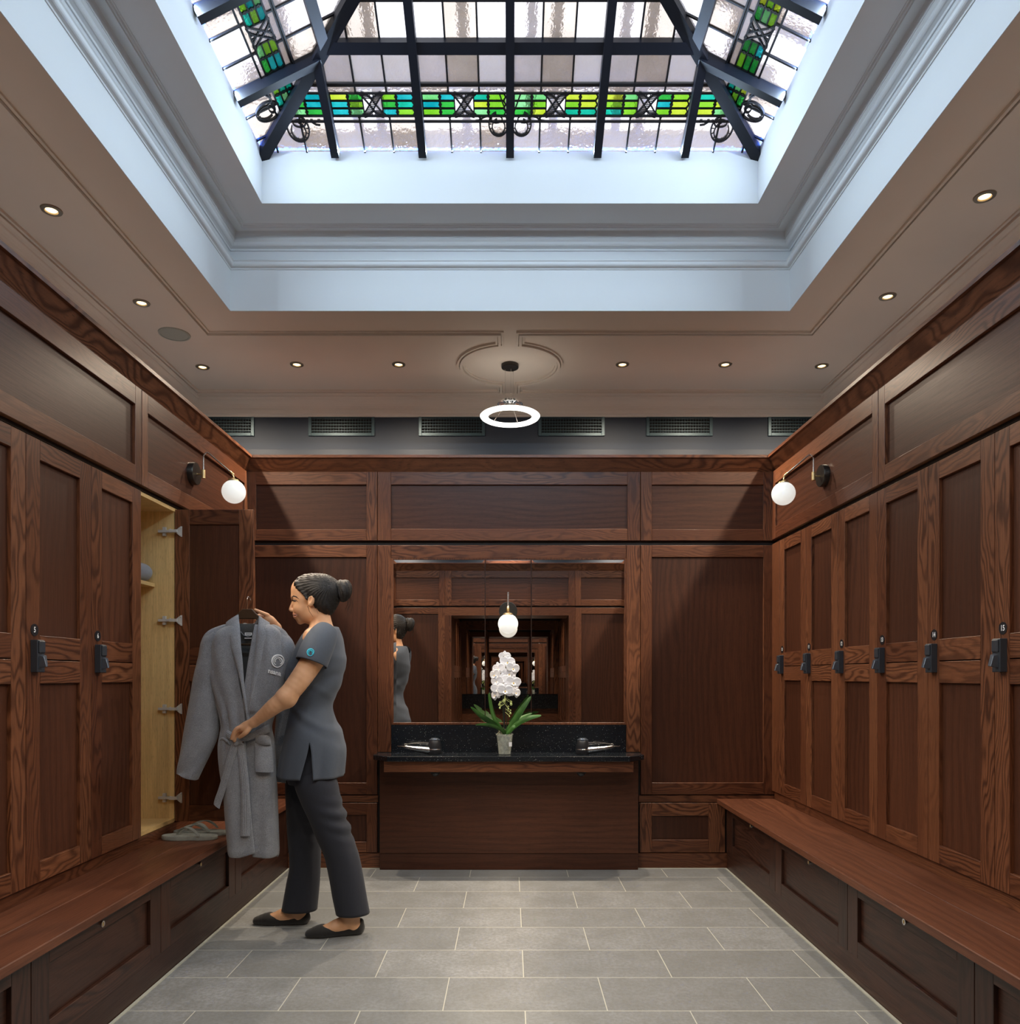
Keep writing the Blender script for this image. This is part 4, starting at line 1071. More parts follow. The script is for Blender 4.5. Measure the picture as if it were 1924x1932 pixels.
# far arm (her right), raised behind the robe, hand on the hanger
sh = pt(600, 1216, 3.745); el = pt(549, 1272, 3.80); wr = pt(521, 1184, 3.665)
f.chain([sh, pt(575, 1246, 3.78), el], [.056, .045, .040], .02)
f.chain([el, pt(536, 1228, 3.73), wr], [.041, .034, .0225], .015)
f.chain([wr, pt(512, 1172, 3.645), pt(503, 1166, 3.63)], [.022, .021, .018], .012)
f.ell(pt(508, 1170, 3.64), (.030, .020, .020), .010, rot=-35)
far = [([(505, 1161, 3.625), (497, 1157.5, 3.605), (489, 1154, 3.590), (481, 1150.5, 3.580)], [.0105, .0092, .0080, .0068]),   # thumb over the hanger
       ([(503, 1166, 3.635), (494, 1161, 3.645), (486, 1162, 3.635), (477, 1165, 3.612)], [.0100, .0090, .0082, .0076]),
       ([(503, 1169, 3.640), (495, 1166, 3.650), (490, 1167, 3.635), (483, 1169, 3.612)], [.0100, .0092, .0085, .0080]),
       ([(505, 1173, 3.640), (498, 1172, 3.645), (493, 1173, 3.630), (489, 1174, 3.615)], [.0092, .0085, .0078, .0070]),
       ([(508, 1176, 3.640), (502, 1177, 3.640), (498, 1178, 3.628), (495, 1178, 3.618)], [.0082, .0074, .0068, .0060])]
for P_, R_ in far: f.chain([pt(*p) for p in P_], R_, .004)
# legs and feet
f.chain([pt(598, 1440, 3.52), pt(618, 1550, 3.53), pt(650, 1640, 3.545), pt(660, 1735, 3.555)], [.062, .048, .044, .034], .03)
f.chain([pt(585, 1440, 3.68), pt(573, 1560, 3.69), pt(575, 1640, 3.70), pt(566, 1715, 3.71)], [.065, .050, .044, .034], .03)
def foot(heel, toe, ankle, ff, r=1.0):
    h_, t_, a_ = Vector(heel), Vector(toe), Vector(ankle); u = (t_-h_)
    ff.cap(a_, h_+u*.14+Vector((0, 0, .045)), .033, .034, .02)
    ff.chain([h_+u*.08+Vector((0, 0, .030)), h_+u*.40+Vector((0, 0, .040)), h_+u*.70+Vector((0, 0, .026)), h_+u*.93+Vector((0, 0, .016))], [.026*r, .029*r, .025*r, .014*r], .02, sy=1.25)
    ff.cap(a_+Vector((0, 0, -.01)), h_+u*.45+Vector((0, 0, .045)), .032, .026, .025)
n_heel, n_toe, n_ank = (-.705, 3.575, 0), (-.945, 3.515, 0), (-.752, 3.562, .085)
f_heel, f_toe, f_ank = (-1.000, 3.715, 0), (-1.252, 3.705, 0), (-1.042, 3.712, .085)
foot(n_heel, n_toe, n_ank, f); foot(f_heel, f_toe, f_ank, f)
body = f.build('body', 'skin', person, smooth=2)
del f

# shoes
def shoe(name, heel, toe, label=None):
    h_, t_ = Vector(heel), Vector(toe); u = t_-h_; lo = [min(h_[i], t_[i])-.06 for i in range(3)]; hi = [max(h_[i], t_[i])+.06 for i in range(3)]
    g = Field((lo[0], lo[1], -.01), (hi[0], hi[1], .10), .0032)
    g.chain([h_+u*.06+Vector((0, 0, .028)), h_+u*.22+Vector((0, 0, .026)), h_+u*.45+Vector((0, 0, .022)), h_+u*.72+Vector((0, 0, .024)), h_+u*.96+Vector((0, 0, .018))], [.031, .031, .030, .034, .020], .02, sy=1.22)
    g.cap(h_+u*.05+Vector((0, 0, .03)), h_+u*.02+Vector((0, 0, .055)), .026, .018, .012)
    # opening
    c = h_+u*.36; X = np.array
    g.cap(h_+u*.22+Vector((0, 0, .094)), h_+u*.56+Vector((0, 0, .080)), .054, .046, .005, 'sub', sy=1.0)
    # flat sole at the floor
    zz = g.lo[2]+g.h*np.arange(g.n[2]); g.g = np.maximum(g.g, (-(zz-.002))[None, None, :]).astype(np.float32)
    o = g.build(name, 'shoe', person, smooth=2); return o
shoe('shoe', n_heel, n_toe); shoe('shoe', f_heel, f_toe)

# head details
b = MB()
for dy in (-.0335, .0335): b.sphere(H(558.4, 1134.3, dy), .0098, 16, (1, 1, .55))
eyes = b.build('eyes', 'eyed', person)
from mathutils.bvhtree import BVHTree
bpy.context.view_layer.update()
_bt = BVHTree.FromPolygons([body.matrix_world @ v.co for v in body.data.vertices], [tuple(p.vertices) for p in body.data.polygons])
def skinpt(px, py, off=.0004):
    d = (Vector(pt(px, py, 3.5))-Vector((0, 0, EYE))).normalized(); h = _bt.ray_cast(Vector((0, 0, EYE))+d*2.6, d)
    return Vector((0, 0, EYE))+d*(2.6+(h[3] if h[0] is not None and h[3] < 1.1 else .98)-off)
def faceline(b, pts, rs, off=.0004, far=True):
    P = [skinpt(x, y, off) for x, y in pts]; b.tube(P, rs, 6)
    if far: b.tube([(p.x, 2*YM-p.y, p.z) for p in P], rs, 6)
b = MB()
faceline(b, [(554.6, 1159.2), (557.2, 1159.0), (560.4, 1159.6)], [.0028, .0024, .0006]); faceline(b, [(555.6, 1163.2), (557.6, 1163.0), (560.4, 1161.2)], [.0032, .0028, .0006])
P = [skinpt(554.6, 1159.2), H(553.0, 1159.2)]; b.tube([P[0], P[1], (P[0].x, 2*YM-P[0].y, P[0].z)], .0028, 8)
P = [skinpt(555.6, 1163.2), H(554.2, 1163.6)]; b.tube([P[0], P[1], (P[0].x, 2*YM-P[0].y, P[0].z)], .0032, 8)
b.build('lips', 'lip', person)
b = MB(); faceline(b, [(554.2, 1161.0), (557, 1161.1), (560, 1160.6), (562.6, 1158.6)], [.0010, .0013, .0013, .0006])
b.build('mouth_line', 'lash', person)
b = MB(); faceline(b, [(553.2, 1134.0), (555.2, 1132.2), (558.4, 1132.6), (562.2, 1135.6)], [.0012, .0020, .0020, .0008], .001); faceline(b, [(554.0, 1134.8), (556.2, 1134.4), (558.6, 1135.2)], [.0020, .0026, .0010], .0006)
faceline(b, [(550.8, 1126.6), (553.5, 1124.6), (558.5, 1126.0), (563.5, 1130.0)], [.0020, .0030, .0026, .0008], .0004)
b.build('brows_and_lashes', 'lash', person)
# hair cap: skull shape minus face
g = Field(H(540, 1195, -.14), H(670, 1070, .14), .0028)
g.ell(H(605, 1118.5), (39.5*S, .084, 36*S), .01)
g.ell(H(584, 1110), (31*S, .073, 27*S), .02)
g.ell(H(612, 1140), (21*S, .070, 24*S), .02)
g.cap(H(625, 1104), H(632, 1104), .020, .014, .02)
for sy in (-1, 1):
    g.cap(H(566, 1104, sy*.052), H(586, 1133, sy*.074), .014, .007, .010)
# carve the face and the ears free
g.ell(H(560, 1148), (32*S, .13, 36*S), .006, 'sub', rot=-28)
g.ell(H(575, 1166), (26*S, .13, 22*S), .006, 'sub')
g.ell(H(548, 1112), (7*S, .045, 16*S), .006, 'sub')
g.ell(H(600, 1172), (12*S, .15, 14*S), .006, 'sub')
for sy in (-1, 1): g.ell(H(593.5, 1138, sy*.088), (7*S, .022, 11*S), .004, 'sub')
def hairdisp(P):
    X, Y, Z = P[:, 0], P[:, 1], P[:, 2]; c = np.array(H(630, 1102)); dx, dz = X-c[0], Z-c[2]
    ang = np.arctan2(dz, dx); am = .0013*np.sin(ang*46+9*np.sin(Y*40)+(Y-YM)*60)+.0009*np.sin(ang*101+Y*210)
    n = P-np.array(H(600, 1125)); n /= np.linalg.norm(n, axis=1)[:, None]; return P+n*am[:, None]
hair = g.build('hair', 'hair', person, smooth=2, disp=hairdisp)
g = Field(H(625, 1145, -.08), H(672, 1085, .08), .0026)
bc = H(649.5, 1115)
g.ell(bc, (13.5*S, .042, 21*S), .006, rot=-14); g.ell(H(643, 1106), (9*S, .036, 12*S), .008)
def bundisp(P):
    d = P-np.array(bc); an = np.arctan2(d[:, 1], d[:, 0]+.012); am = .0016*np.sin(an*9+d[:, 2]*70)+.001*np.sin(an*23+d[:, 2]*160)
    n = d/np.linalg.norm(d, axis=1)[:, None]; return P+n*am[:, None]
g.build('hair_bun', 'hair', hair, smooth=2, disp=bundisp)
b = MB(); rs = random.Random(4)
for i in range(10):
    a = rs.uniform(-.03, .03); x = rs.uniform(-3, 3)
    b.tube([H(658+x*.5, 1122, a), H(661+x, 1138, a*1.2), H(656+x*1.6, 1156+rs.uniform(-8, 6), a)], [.0008, .0006, .0003], 4)
b.tube([H(588, 1146, -.074), H(591, 1156, -.070), H(597, 1166, -.062)], [.0012, .001, .0004], 5)
b.tube([H(597, 1140, -.072), H(602, 1148, -.066), H(606, 1160, -.058)], [.0015, .001, .0004], 5)
for i in range(16):
    a = i/16; y0 = -.06-.016*a
    b.tube([H(560+i*.8, 1098+i*.3, -.045-.01*a), H(572+i*.6, 1118, -.066-.004*a), H(588+i*.5, 1134-i*.8, -.076)], [.0009, .0011, .0006], 5)
b.build('loose_strands', 'strand', hair)

# tunic: lofted from silhouette
def loft_px(tab, n, Y, nseg=72, sup=2.3, disp=None, a0=0, a1=2*PI, closed=True):
    """tab rows (py, xl, xr, half depth, Y centre)"""
    rings = []
    for row in smoothtab(tab, n):
        py, xl, xr, dp, yc = row[:5]; ring = []; m = nseg if closed else nseg+1
        for k in range(m):
            a = a0+(a1-a0)*k/nseg; c_, s_ = math.cos(a), math.sin(a)
            sx = abs(c_)**(2/sup)*(1 if c_ > 0 else -1); sy_ = abs(s_)**(2/sup)*(1 if s_ > 0 else -1)
            X = ((xl+xr)/2-962)*yc/F+sx*(xr-xl)/2*yc/F; Yq = yc+sy_*dp; Z = EYE+(1275-py)*yc/F
            if disp: dX, dY, dZ = disp(a, py, sx, sy_); X += dX; Yq += dY; Z += dZ
            ring.append((X, Yq, Z))
        rings.append(ring)
    return rings
def tdisp(a, py, sx, sy_):
    v = max(0, (py-1330))/130; n = .0045*v*math.sin(a*5+py*.012)+.003*math.sin(a*3+py*.045)*(1-abs(sy_)*.3)
    n += .004*math.exp(-((py-1318+22*sx)/10)**2)-.004*math.exp(-((py-1300+30*sx)/9)**2)
    n += .0045*math.exp(-((py-1352-26*sx)/7)**2)-.003*math.exp(-((py-1366-34*sx)/9)**2)+.0035*math.exp(-((py-1282-34*sx)/6)**2)
    n += .004*math.exp(-((py-1225-18*sx)/8)**2)*max(0, sx)+.0025*math.sin(py*.09+sx*6)*math.exp(-((py-1325)/45)**2)
    n += .004*math.sin(a*9+py*.01)*max(0, (py-1380))/85
    if sy_ < 0 and py > 1395:      # side slit opens
        d = abs(a-(1.5*PI+.03)); n -= .0
    return (sx*n, sy_*n, 0)
ttab = [(1184, 594, 637, .062, YM), (1188, 589, 639, .088, YM), (1194, 582, 641, .125, YM), (1204, 574, 643.5, .158, YM), (1218, 567, 645.5, .168, YM), (1238, 555, 647.5, .168, YM), (1260, 545, 647.5, .158, YM), (1280, 541, 642, .148, YM),
        (1300, 545, 635, .136, YM), (1320, 551, 628, .126, YM), (1337, 554, 625, .124, YM), (1360, 548, 631, .140, YM), (1385, 542, 643, .158, YM), (1410, 537, 649, .168, YM), (1435, 532, 649.5, .174, YM), (1463, 529, 647, .178, YM)]
rg = loft_px(ttab, 74, YM, 96, 2.15, tdisp)
# opened slit on the near side: split the ring at the slit angle below py 1395
b = MB(); nr = len(rg); n = 96
pys = [r[0] for r in smoothtab(ttab, 74)]
slit_k = int(round(96*(1.5*PI+.10)/(2*PI)))
vs = []; fs = []; base = {}
for i, r in enumerate(rg):
    w_ = max(0, (pys[i]-1395)/68)
    for k in range(n):
        p = Vector(r[k]); base[(i, k, 0)] = len(vs)
        if k == slit_k and w_ > 0:
            vs.append(tuple(p+Vector((-.030*w_, 0, 0)))); base[(i, k, 1)] = len(vs); vs.append(tuple(p+Vector((.030*w_, -.004, 0))))
        else:
            if 0 < abs(k-slit_k) < 6 and w_ > 0: p = p+Vector((.030*w_*(1-abs(k-slit_k)/6)*(1 if k > slit_k else -1), 0, 0))
            vs.append(tuple(p)); base[(i, k, 1)] = base[(i, k, 0)]
for i in range(nr-1):
    for k in range(n):
        q = (k+1) % n
        fs.append((base[(i, k, 1)], base[(i, q, 0)], base[(i+1, q, 0)], base[(i+1, k, 1)]))
b.raw(vs, fs); tunic = b.build('tunic', 'tunic', person, fixn=False)
so = tunic.modifiers.new('s', 'SOLIDIFY'); so.thickness = .004; so.offset = -1
def sleeve(pts, rs, nm='tunic_sleeve', th=.003, rot=None):
    b = MB(); b.tube([pt(*p) for p in pts], rs, 40, cap=False); o = b.build(nm, 'tunic', tunic)
    s_ = o.modifiers.new('s', 'SOLIDIFY'); s_.thickness = th; s_.offset = -1
    u_ = o.modifiers.new('u', 'SUBSURF'); u_.levels = 1; u_.render_levels = 1; return o
slv = sleeve([(616, 1190, 3.50), (609, 1201, 3.468), (600, 1219, 3.446), (592, 1238, 3.430), (587, 1252, 3.422)], [.054, .067, .073, .074, .073])
sleeve([(606, 1192, 3.68), (598, 1203, 3.715), (588, 1222, 3.75), (572, 1246, 3.785)], [.056, .070, .074, .070])
b = MB(); b.sphere(pt(568, 1449, YM-.172), .0045, 12, (1, .4, 1)); b.build('button', 'brass', tunic)
b = MB(); b.tube([(H(p_, q_, d_)) for p_, q_, d_ in [(592+24*math.cos(a)+22*0, 1190-0*a, 0) for a in ()]] or [H(595, 1188, -.06), H(590, 1192, -.03)], .002, 6)

# trousers
def leg(tab, nm, nf=1):
    b = MB(); rg = loft_px(tab, 60, 0, 56, 2.2, lambda a, py, sx, sy_: (sx*(.0060*math.sin(py*.24-sx*2.5)*math.exp(-((py-1545)/34)**2)*max(0, sx+.3)+.002*math.sin(a*4+py*.02)), sy_*(.0060*math.sin(py*.24-sx*2.5)*math.exp(-((py-1545)/34)**2)*max(0, sx+.3)), 0))
    b.rings(rg, cap=False); return b
near = [(1440, 560, 626, .070, 3.55), (1472, 556, 634, .088, 3.53), (1510, 569, 642, .088, 3.53), (1544, 585, 652, .082, 3.53), (1583, 601, 664, .078, 3.535), (1613, 614, 674, .074, 3.54), (1654, 623, 683, .072, 3.545), (1692, 629, 690, .074, 3.55), (1722, 635, 696, .076, 3.553)]
farl = [(1440, 542, 612, .070, 3.66), (1475, 540, 622, .090, 3.69), (1520, 542, 612, .085, 3.695), (1570, 545, 604, .078, 3.70), (1632, 549, 602, .074, 3.705), (1664, 543, 601, .074, 3.71), (1715, 533, 597, .076, 3.712)]
b = leg(near, 'near'); b2 = leg(farl, 'far'); o_ = len(b.v); b.v += b2.v; b.f += [[i+o_ for i in f_] for f_ in b2.f]; b.uv += b2.uv; b.mi += b2.mi; b.sm += b2.sm
# pelvis part joining both legs
pel = loft_px([(1370, 556, 622, .100, YM), (1400, 549, 634, .125, YM), (1430, 545, 637, .140, YM), (1455, 543, 634, .145, YM), (1475, 548, 630, .135, YM)], 14, YM, 56, 2.2)
b.rings(pel, cap=True)
tro = b.build('trousers', 'trouser', person, fixn=False); s_ = tro.modifiers.new('s', 'SOLIDIFY'); s_.thickness = .003; s_.offset = -1
b = MB()
for tab, dx in ((near, .62), (farl, .55)):   # pressed crease seam
    pts = []
    for row in smoothtab(tab, 30):
        py, xl, xr, dp, yc = row; t_ = dx; X = ((xl+(xr-xl)*t_)-962)*yc/F; sx = abs(2*t_-1); pts.append((X, yc-dp*(1-sx**2.2)**(1/2.2)-.0005, EYE+(1275-py)*yc/F))
    b.tube(pts[4:], .0012, 5)
b.build('seam', 'trouser', tro)

# emblems projected on the cloth
from mathutils.bvhtree import BVHTree
def bvh(o):
    dg = bpy.context.evaluated_depsgraph_get(); e = o.evaluated_get(dg); me = e.to_mesh(); Mw = o.matrix_world.copy()
    bpy.context.view_layer.update(); Mw = o.matrix_world
    t_ = BVHTree.FromPolygons([Mw @ v.co for v in me.vertices], [tuple(p.vertices) for p in me.polygons]); e.to_mesh_clear(); return t_
def project(name, vs2, fs, trees, parent, mat, off=.0025, Y0_=2.9):
    out = []
    last = 3.4
    for px, py in vs2:
        x3, y3, z3 = pt(px, py, 3.45); d = (Vector((x3, y3, z3))-Vector((0, 0, EYE))).normalized(); best = None
        for t_ in trees:
            h = t_.ray_cast(Vector((0, 0, EYE))+d*2.5, d)
            if h[0] is not None and (best is None or h[3] < best): best = h[3]
        if best is None: best = last
        last = best; p = Vector((0, 0, EYE))+d*(2.5+best-off); out.append(tuple(p))
    b = MB(); b.raw(out, fs, False); o = b.build(name, mat, None, fixn=False)
    o.parent = parent; root = parent
    if parent.type == 'EMPTY': o.location = -parent.location
    s_ = o.modifiers.new('s', 'SOLIDIFY'); s_.thickness = .0018; s_.offset = 0; return o
def swirl(cx, cy, r, wd):
    vs, fs = [], []
    def band(fr, w_, ph, a0, a1, wav):
        n = 40; o = len(vs)
        for i in range(n+1):
            a = a0+(a1-a0)*i/n; q = r*fr*(1+wav*math.sin(2*a+ph)+wav*.6*math.sin(3*a+1.3*ph))
            ww = w_*r*(.55+.45*math.sin(a*.5+ph)**2)
            for s_ in (-.5, .5): vs.append((cx+(q+s_*ww)*math.cos(a), cy-(q+s_*ww)*math.sin(a)*1.05))
        for i in range(n): fs.append((o+2*i, o+2*i+1, o+2*i+3, o+2*i+2))
    band(.90, .20, .4, 0, 2*PI, .04); band(.62, .16, 1.6, -.9, 4.2, .07); band(.38, .13, 2.6, -.3, 3.6, .08)
    return vs, fs
bpy.context.view_layer.update()
vs, fs = swirl(585.7, 1230.5, 7.0, 1)
project('sleeve_emblem', vs, fs, [bvh(slv), bvh(tunic)], tunic, 'cyan')
# ---------------- bathrobe ----------------
YR = 3.535
robe = thing('bathrobe', 'long grey terry bathrobe with white emblem, held up on a hanger', 'bathrobe', pt(468, 1610, YR))
# rows: py, xl, xr, half depth, xe_left, xe_right (front opening edges)
rt = [(1180, 432, 512, .040, 452, 487), (1190, 404, 530, .060, 452.5, 486), (1203, 391, 538, .070, 453, 484.5), (1225, 387, 541, .074, 455, 481.5), (1250, 390, 540, .076, 457.5, 478), (1289, 399, 531, .076, 463, 473),
      (1315, 408, 524, .074, 468, 469), (1336, 415, 518, .072, 472, 467), (1372, 423, 507, .068, 474, 468), (1385, 421, 509, .070, 472, 470), (1410, 417, 514, .078, 475, 472), (1450, 419, 516.5, .082, 478, 474),
      (1490, 425, 518.5, .084, 482, 477), (1545, 430, 521, .086, 487, 481), (1590, 434, 522.5, .086, 491, 485), (1608, 436, 521.5, .086, 492.5, 486.5)]
NR, NK = 90, 110
rows = smoothtab(rt, NR); ring3 = []
def rfold(py, a, sx, sy_):
    v = np.clip((py-1385)/120, 0, 1); u = np.clip((1370-py)/150, 0, 1)
    d = .007*v*math.sin(a*4+py*.006+.6)+.0022*v*math.sin(a*9+1.7+py*.02)+.0025*math.exp(-((py-1598)/2.5)**2)
    d += .010*u*math.sin(a*6+py*.016)+.0045*math.sin(a*12-py*.02)*(1-v)*.8
    d += .006*math.exp(-((py-1352)/14)**2)*math.sin(a*16)
    return d
def hemd(py, sx, sy_, k):
    v = max(0, (py-1555)/53)
    if sy_ > .25: return v*11
    if k < 22 or sx > .35: return v*(2+4*max(0, sx))
    return v*(3-9*max(0, (sx+.35)/.7) if sx > -.35 else 3+2*(sx+.35))
for r in rows:
    py, xl, xr, dp, eL, eR = r; cx, hw = (xl+xr)/2, (xr-xl)/2; sup = 2.5
    def ang(x):
        t_ = min(1, max(-1, (x-cx)/hw)); c_ = abs(t_)**(sup/2)*(1 if t_ > 0 else -1); return -math.acos(c_)        # front side: negative angles
    aL, aR = ang(eL), ang(eR)       # aL more negative
    ring = []
    a0_, a1_ = aR, aL-0+0
    # travel from the right edge through right side (0), back (pi/2), left (pi), to the left edge (2pi+aL)
    for k in range(NK+1):
        a = aR+(2*PI+aL-aR)*k/NK; c_, s_ = math.cos(a), math.sin(a)
        sx = abs(c_)**(2/sup)*(1 if c_ > 0 else -1); sy_ = abs(s_)**(2/sup)*(1 if s_ > 0 else -1)
        d = rfold(py, a, sx, sy_); yc = YR
        if k < 14 and py > 1340: d -= .017*(1-k/14)      # right front tucks under the left
        ring.append(((cx-962)*yc/F+sx*(hw*yc/F+d*.6), yc+sy_*(dp+d), EYE+(1275-py-hemd(py, sx, sy_, k))*yc/F))
    ring3.append(ring)
b = MB(); b.rings(ring3, cap=False, closed=False); rb = b.build('robe_body', 'terry', robe, fixn=False)
s_ = rb.modifiers.new('s', 'SOLIDIFY'); s_.thickness = .009; s_.offset = -1
u_ = rb.modifiers.new('u', 'SUBSURF'); u_.levels = 1; u_.render_levels = 1
# lining seen inside the open front
b = MB(); NB = 20
rg = []
for r in smoothtab([(1176, 445, 494, .02, 0, 0), (1240, 420, 520, .05, 0, 0), (1345, 430, 510, .05, 0, 0)], 16):
    rg.append([((x-962)*YR/F, YR+r[3]*(1-((x-468)/70)**2*.5), EYE+(1275-r[0])*YR/F) for x in np.linspace(r[1], r[2], NB)])
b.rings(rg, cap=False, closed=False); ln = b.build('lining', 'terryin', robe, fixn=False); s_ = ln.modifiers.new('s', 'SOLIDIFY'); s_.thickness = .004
def ribbon(name, rows, mat='terry', parent=robe, th=.010, puff=.004, nseg=10, par=None, rib=0):
    """rows: (px1, py1, px2, py2, Y1, Y2): two edges of a soft band"""
    n = len(rows); A = np.array(rows, float); ts = np.linspace(0, n-1, 8*(n-1)+1); out = []
    for t_ in ts:
        i = min(int(t_), n-2); u = t_-i; p0, p1, p2, p3 = A[max(i-1, 0)], A[i], A[i+1], A[min(i+2, n-1)]
        q = .5*((2*p1)+(-p0+p2)*u+(2*p0-5*p1+4*p2-p3)*u*u+(-p0+3*p1-3*p2+p3)*u**3)
        P1, P2 = Vector(pt(q[0], q[1], q[4])), Vector(pt(q[2], q[3], q[5])); ring = []
        for k in range(nseg+1):
            w_ = k/nseg; c = P1.lerp(P2, w_); bul = th/2*(1-(2*w_-1)**4)**.5+puff*math.sin(PI*w_)+(rib*math.sin(w_*PI*9) if rib else 0); ring.append((c.x, c.y-bul, c.z))
        for k in range(nseg, -1, -1):
            w_ = k/nseg; c = P1.lerp(P2, w_); bul = th/2*(1-(2*w_-1)**4)**.5; ring.append((c.x, c.y+bul, c.z))
        out.append(ring)
    b = MB(); b.rings(out, cap=True); return b.build(name, mat, parent)
fy = YR-.074
lapL = [(450, 1159, 426, 1175, YR-.010, YR-.020), (451, 1170, 425.5, 1184, YR-.035, YR-.045), (453, 1190, 428.5, 1198, fy+.010, fy+.005), (455, 1222, 435.5, 1222, fy-.004, fy-.004), (458, 1250, 443, 1246, fy-.008, fy-.010), (461, 1290, 453, 1286, fy-.008, fy-.010), (467, 1330, 461, 1330, fy-.004, fy-.006), (471, 1360, 466, 1362, fy+.004, fy)]
lapR = [(488, 1162, 509, 1175, YR-.010, YR-.020), (487.5, 1172, 509, 1186, YR-.035, YR-.045), (485, 1190, 505, 1198, fy+.010, fy+.005), (482.5, 1220, 499.5, 1218, fy-.002, fy-.002), (478.5, 1250, 492.5, 1248, fy-.005, fy-.007), (474, 1290, 483.5, 1286, fy-.005, fy-.007), (470, 1326, 476, 1324, fy-.002, fy-.004), (467, 1350, 470, 1350, fy+.006, fy+.004)]
ribbon('lapel', lapL, th=.012, puff=.006); ribbon('lapel', [(r[2], r[3], r[0], r[1], r[5], r[4]) for r in lapR], th=.012, puff=.006)
# rolled collar behind the neck
ribbon('collar', [(449, 1163, 449, 1176, YR-.01, YR+.01), (452, 1178, 452, 1190, YR+.030, YR+.030), (461, 1175.5, 461, 1190, YR+.045, YR+.040), (470, 1177, 470, 1190.5, YR+.045, YR+.040), (480, 1175, 481, 1190, YR+.035, YR+.030), (488, 1164, 489, 1178, YR-.005, YR+.01)], th=.014, puff=.006)
# hanging loop and label
b = MB(); b.tube([pt(454, 1192, YR+.022), pt(459, 1198, YR+.014), pt(468, 1201.5, YR+.012), pt(477, 1198, YR+.014), pt(482, 1192, YR+.022)], .0022, 8); b.build('hanging_loop', 'terry', robe)
lb = MB(); k_ = YR/F; x0, y0, z0 = pt(462, 1199, YR+.016); x1, y1, z1 = pt(475.5, 1193.5, YR+.016); lb.box(x0, x1, y0-.002, y0, z0, z1); lb.cur = 1
for q in (.3, .6): lb.box(x0+.004, x1-.004, y0-.0026, y0-.002, z0+(z1-z0)*q, z0+(z1-z0)*q+.0018)
xx0, _, zz0 = pt(461.5, 1204.8, YR+.016); lb.cur = 0; lb.box(xx0, xx0+.033, y0-.002, y0, zz0, zz0+.004)
lb.build('neck_label', ['embw', 'terryin'], robe)
# sleeves
def sl(rows, nm='sleeve'):
    """rows: left edge px,py  right edge px,py  centre Y, half depth"""
    n = len(rows); A = np.array(rows, float); ts = np.linspace(0, n-1, 9*(n-1)+1); rg = []
    for j, t_ in enumerate(ts):
        i = min(int(t_), n-2); u = t_-i; p0, p1, p2, p3 = A[max(i-1, 0)], A[i], A[i+1], A[min(i+2, n-1)]
        q = .5*((2*p1)+(-p0+p2)*u+(2*p0-5*p1+4*p2-p3)*u*u+(-p0+3*p1-3*p2+p3)*u**3)
        P1, P2 = Vector(pt(q[0], q[1], q[4])), Vector(pt(q[2], q[3], q[4])); c = (P1+P2)/2; ax = (P2-P1)/2; ring = []
        for k in range(44):
            a = 2*PI*k/44; c_, s__ = math.cos(a), math.sin(a); d = .0035*math.sin(a*3+j*.35)+.002*math.sin(a*7+j*.2)
            p = c+ax*(abs(c_)**.9*(1 if c_ > 0 else -1))+Vector((0, (q[5]+d)*s__, 0)); p += Vector((0, 0, d*.3)); ring.append(p)
        rg.append(ring)
    b = MB(); b.rings(rg, cap=False); o = b.build(nm, 'terry', robe, fixn=False)
    s_ = o.modifiers.new('s', 'SOLIDIFY'); s_.thickness = .007; s_.offset = -1
    return o
sl([(402, 1194, 425, 1200, YR, .045), (387, 1207, 418, 1240, YR, .060), (379, 1238, 412, 1285, YR, .062), (371, 1272, 412, 1320, YR, .062), (362, 1320, 411, 1352, YR, .060), (353, 1370, 407, 1390, YR-.005, .056), (345, 1415, 392, 1425, YR-.008, .052), (339, 1448, 378, 1453, YR-.01, .048), (337.5, 1458, 370, 1470, YR-.01, .046)])
sl([(505, 1196, 532, 1192, YR+.01, .045), (512, 1230, 550, 1212, YR+.02, .060), (517, 1262, 556, 1242, YR+.035, .058), (522, 1300, 556, 1290, YR+.070, .050), (524, 1345, 552, 1345, YR+.105, .042), (521, 1400, 548, 1400, YR+.120, .040), (519, 1440, 545, 1442, YR+.122, .038), (523, 1470, 540, 1477, YR+.120, .036)])
# hem band lines and cuffs
# belt
by = YR-.082
ribbon('belt', [(421, 1370, 420, 1384, YR-.02, YR-.02), (426, 1374, 425, 1389, YR-.055, YR-.055), (436, 1381, 433, 1396, by+.002, by), (448, 1385, 446, 1399, by-.006, by-.006), (458, 1387, 458, 1399, by-.008, by-.008), (470, 1384, 471, 1397, by-.006, by-.004), (486, 1376, 488, 1390, by, by), (499, 1370, 501, 1385, YR-.060, YR-.060), (508, 1366, 510, 1381, YR-.030, YR-.030)], th=.010, puff=.003, rib=.0012)
kb_ = MB(); gk = Field(Vector(pt(436, 1412, by-.05)), Vector(pt(466, 1382, by+.04)), .0028)
gk.ell(pt(452, 1393, by-.014), (.022, .018, .016), .006, rot=20); gk.ell(pt(447, 1402, by-.012), (.018, .016, .014), .008, rot=40); gk.ell(pt(456, 1399, by-.012), (.014, .014, .017), .006)
gk.build('belt_knot', 'terry', robe, smooth=1)
ribbon('belt_tail', [(439, 1400, 451, 1408, by-.010, by-.010), (431, 1420, 444, 1428, by-.014, by-.014), (421, 1455, 434, 1460, by-.010, by-.010), (413, 1485, 426, 1489, by-.004, by-.004), (405, 1508, 418, 1513, by, by), (403, 1517, 414, 1526, by, by)], th=.009, puff=.002, rib=.0010)
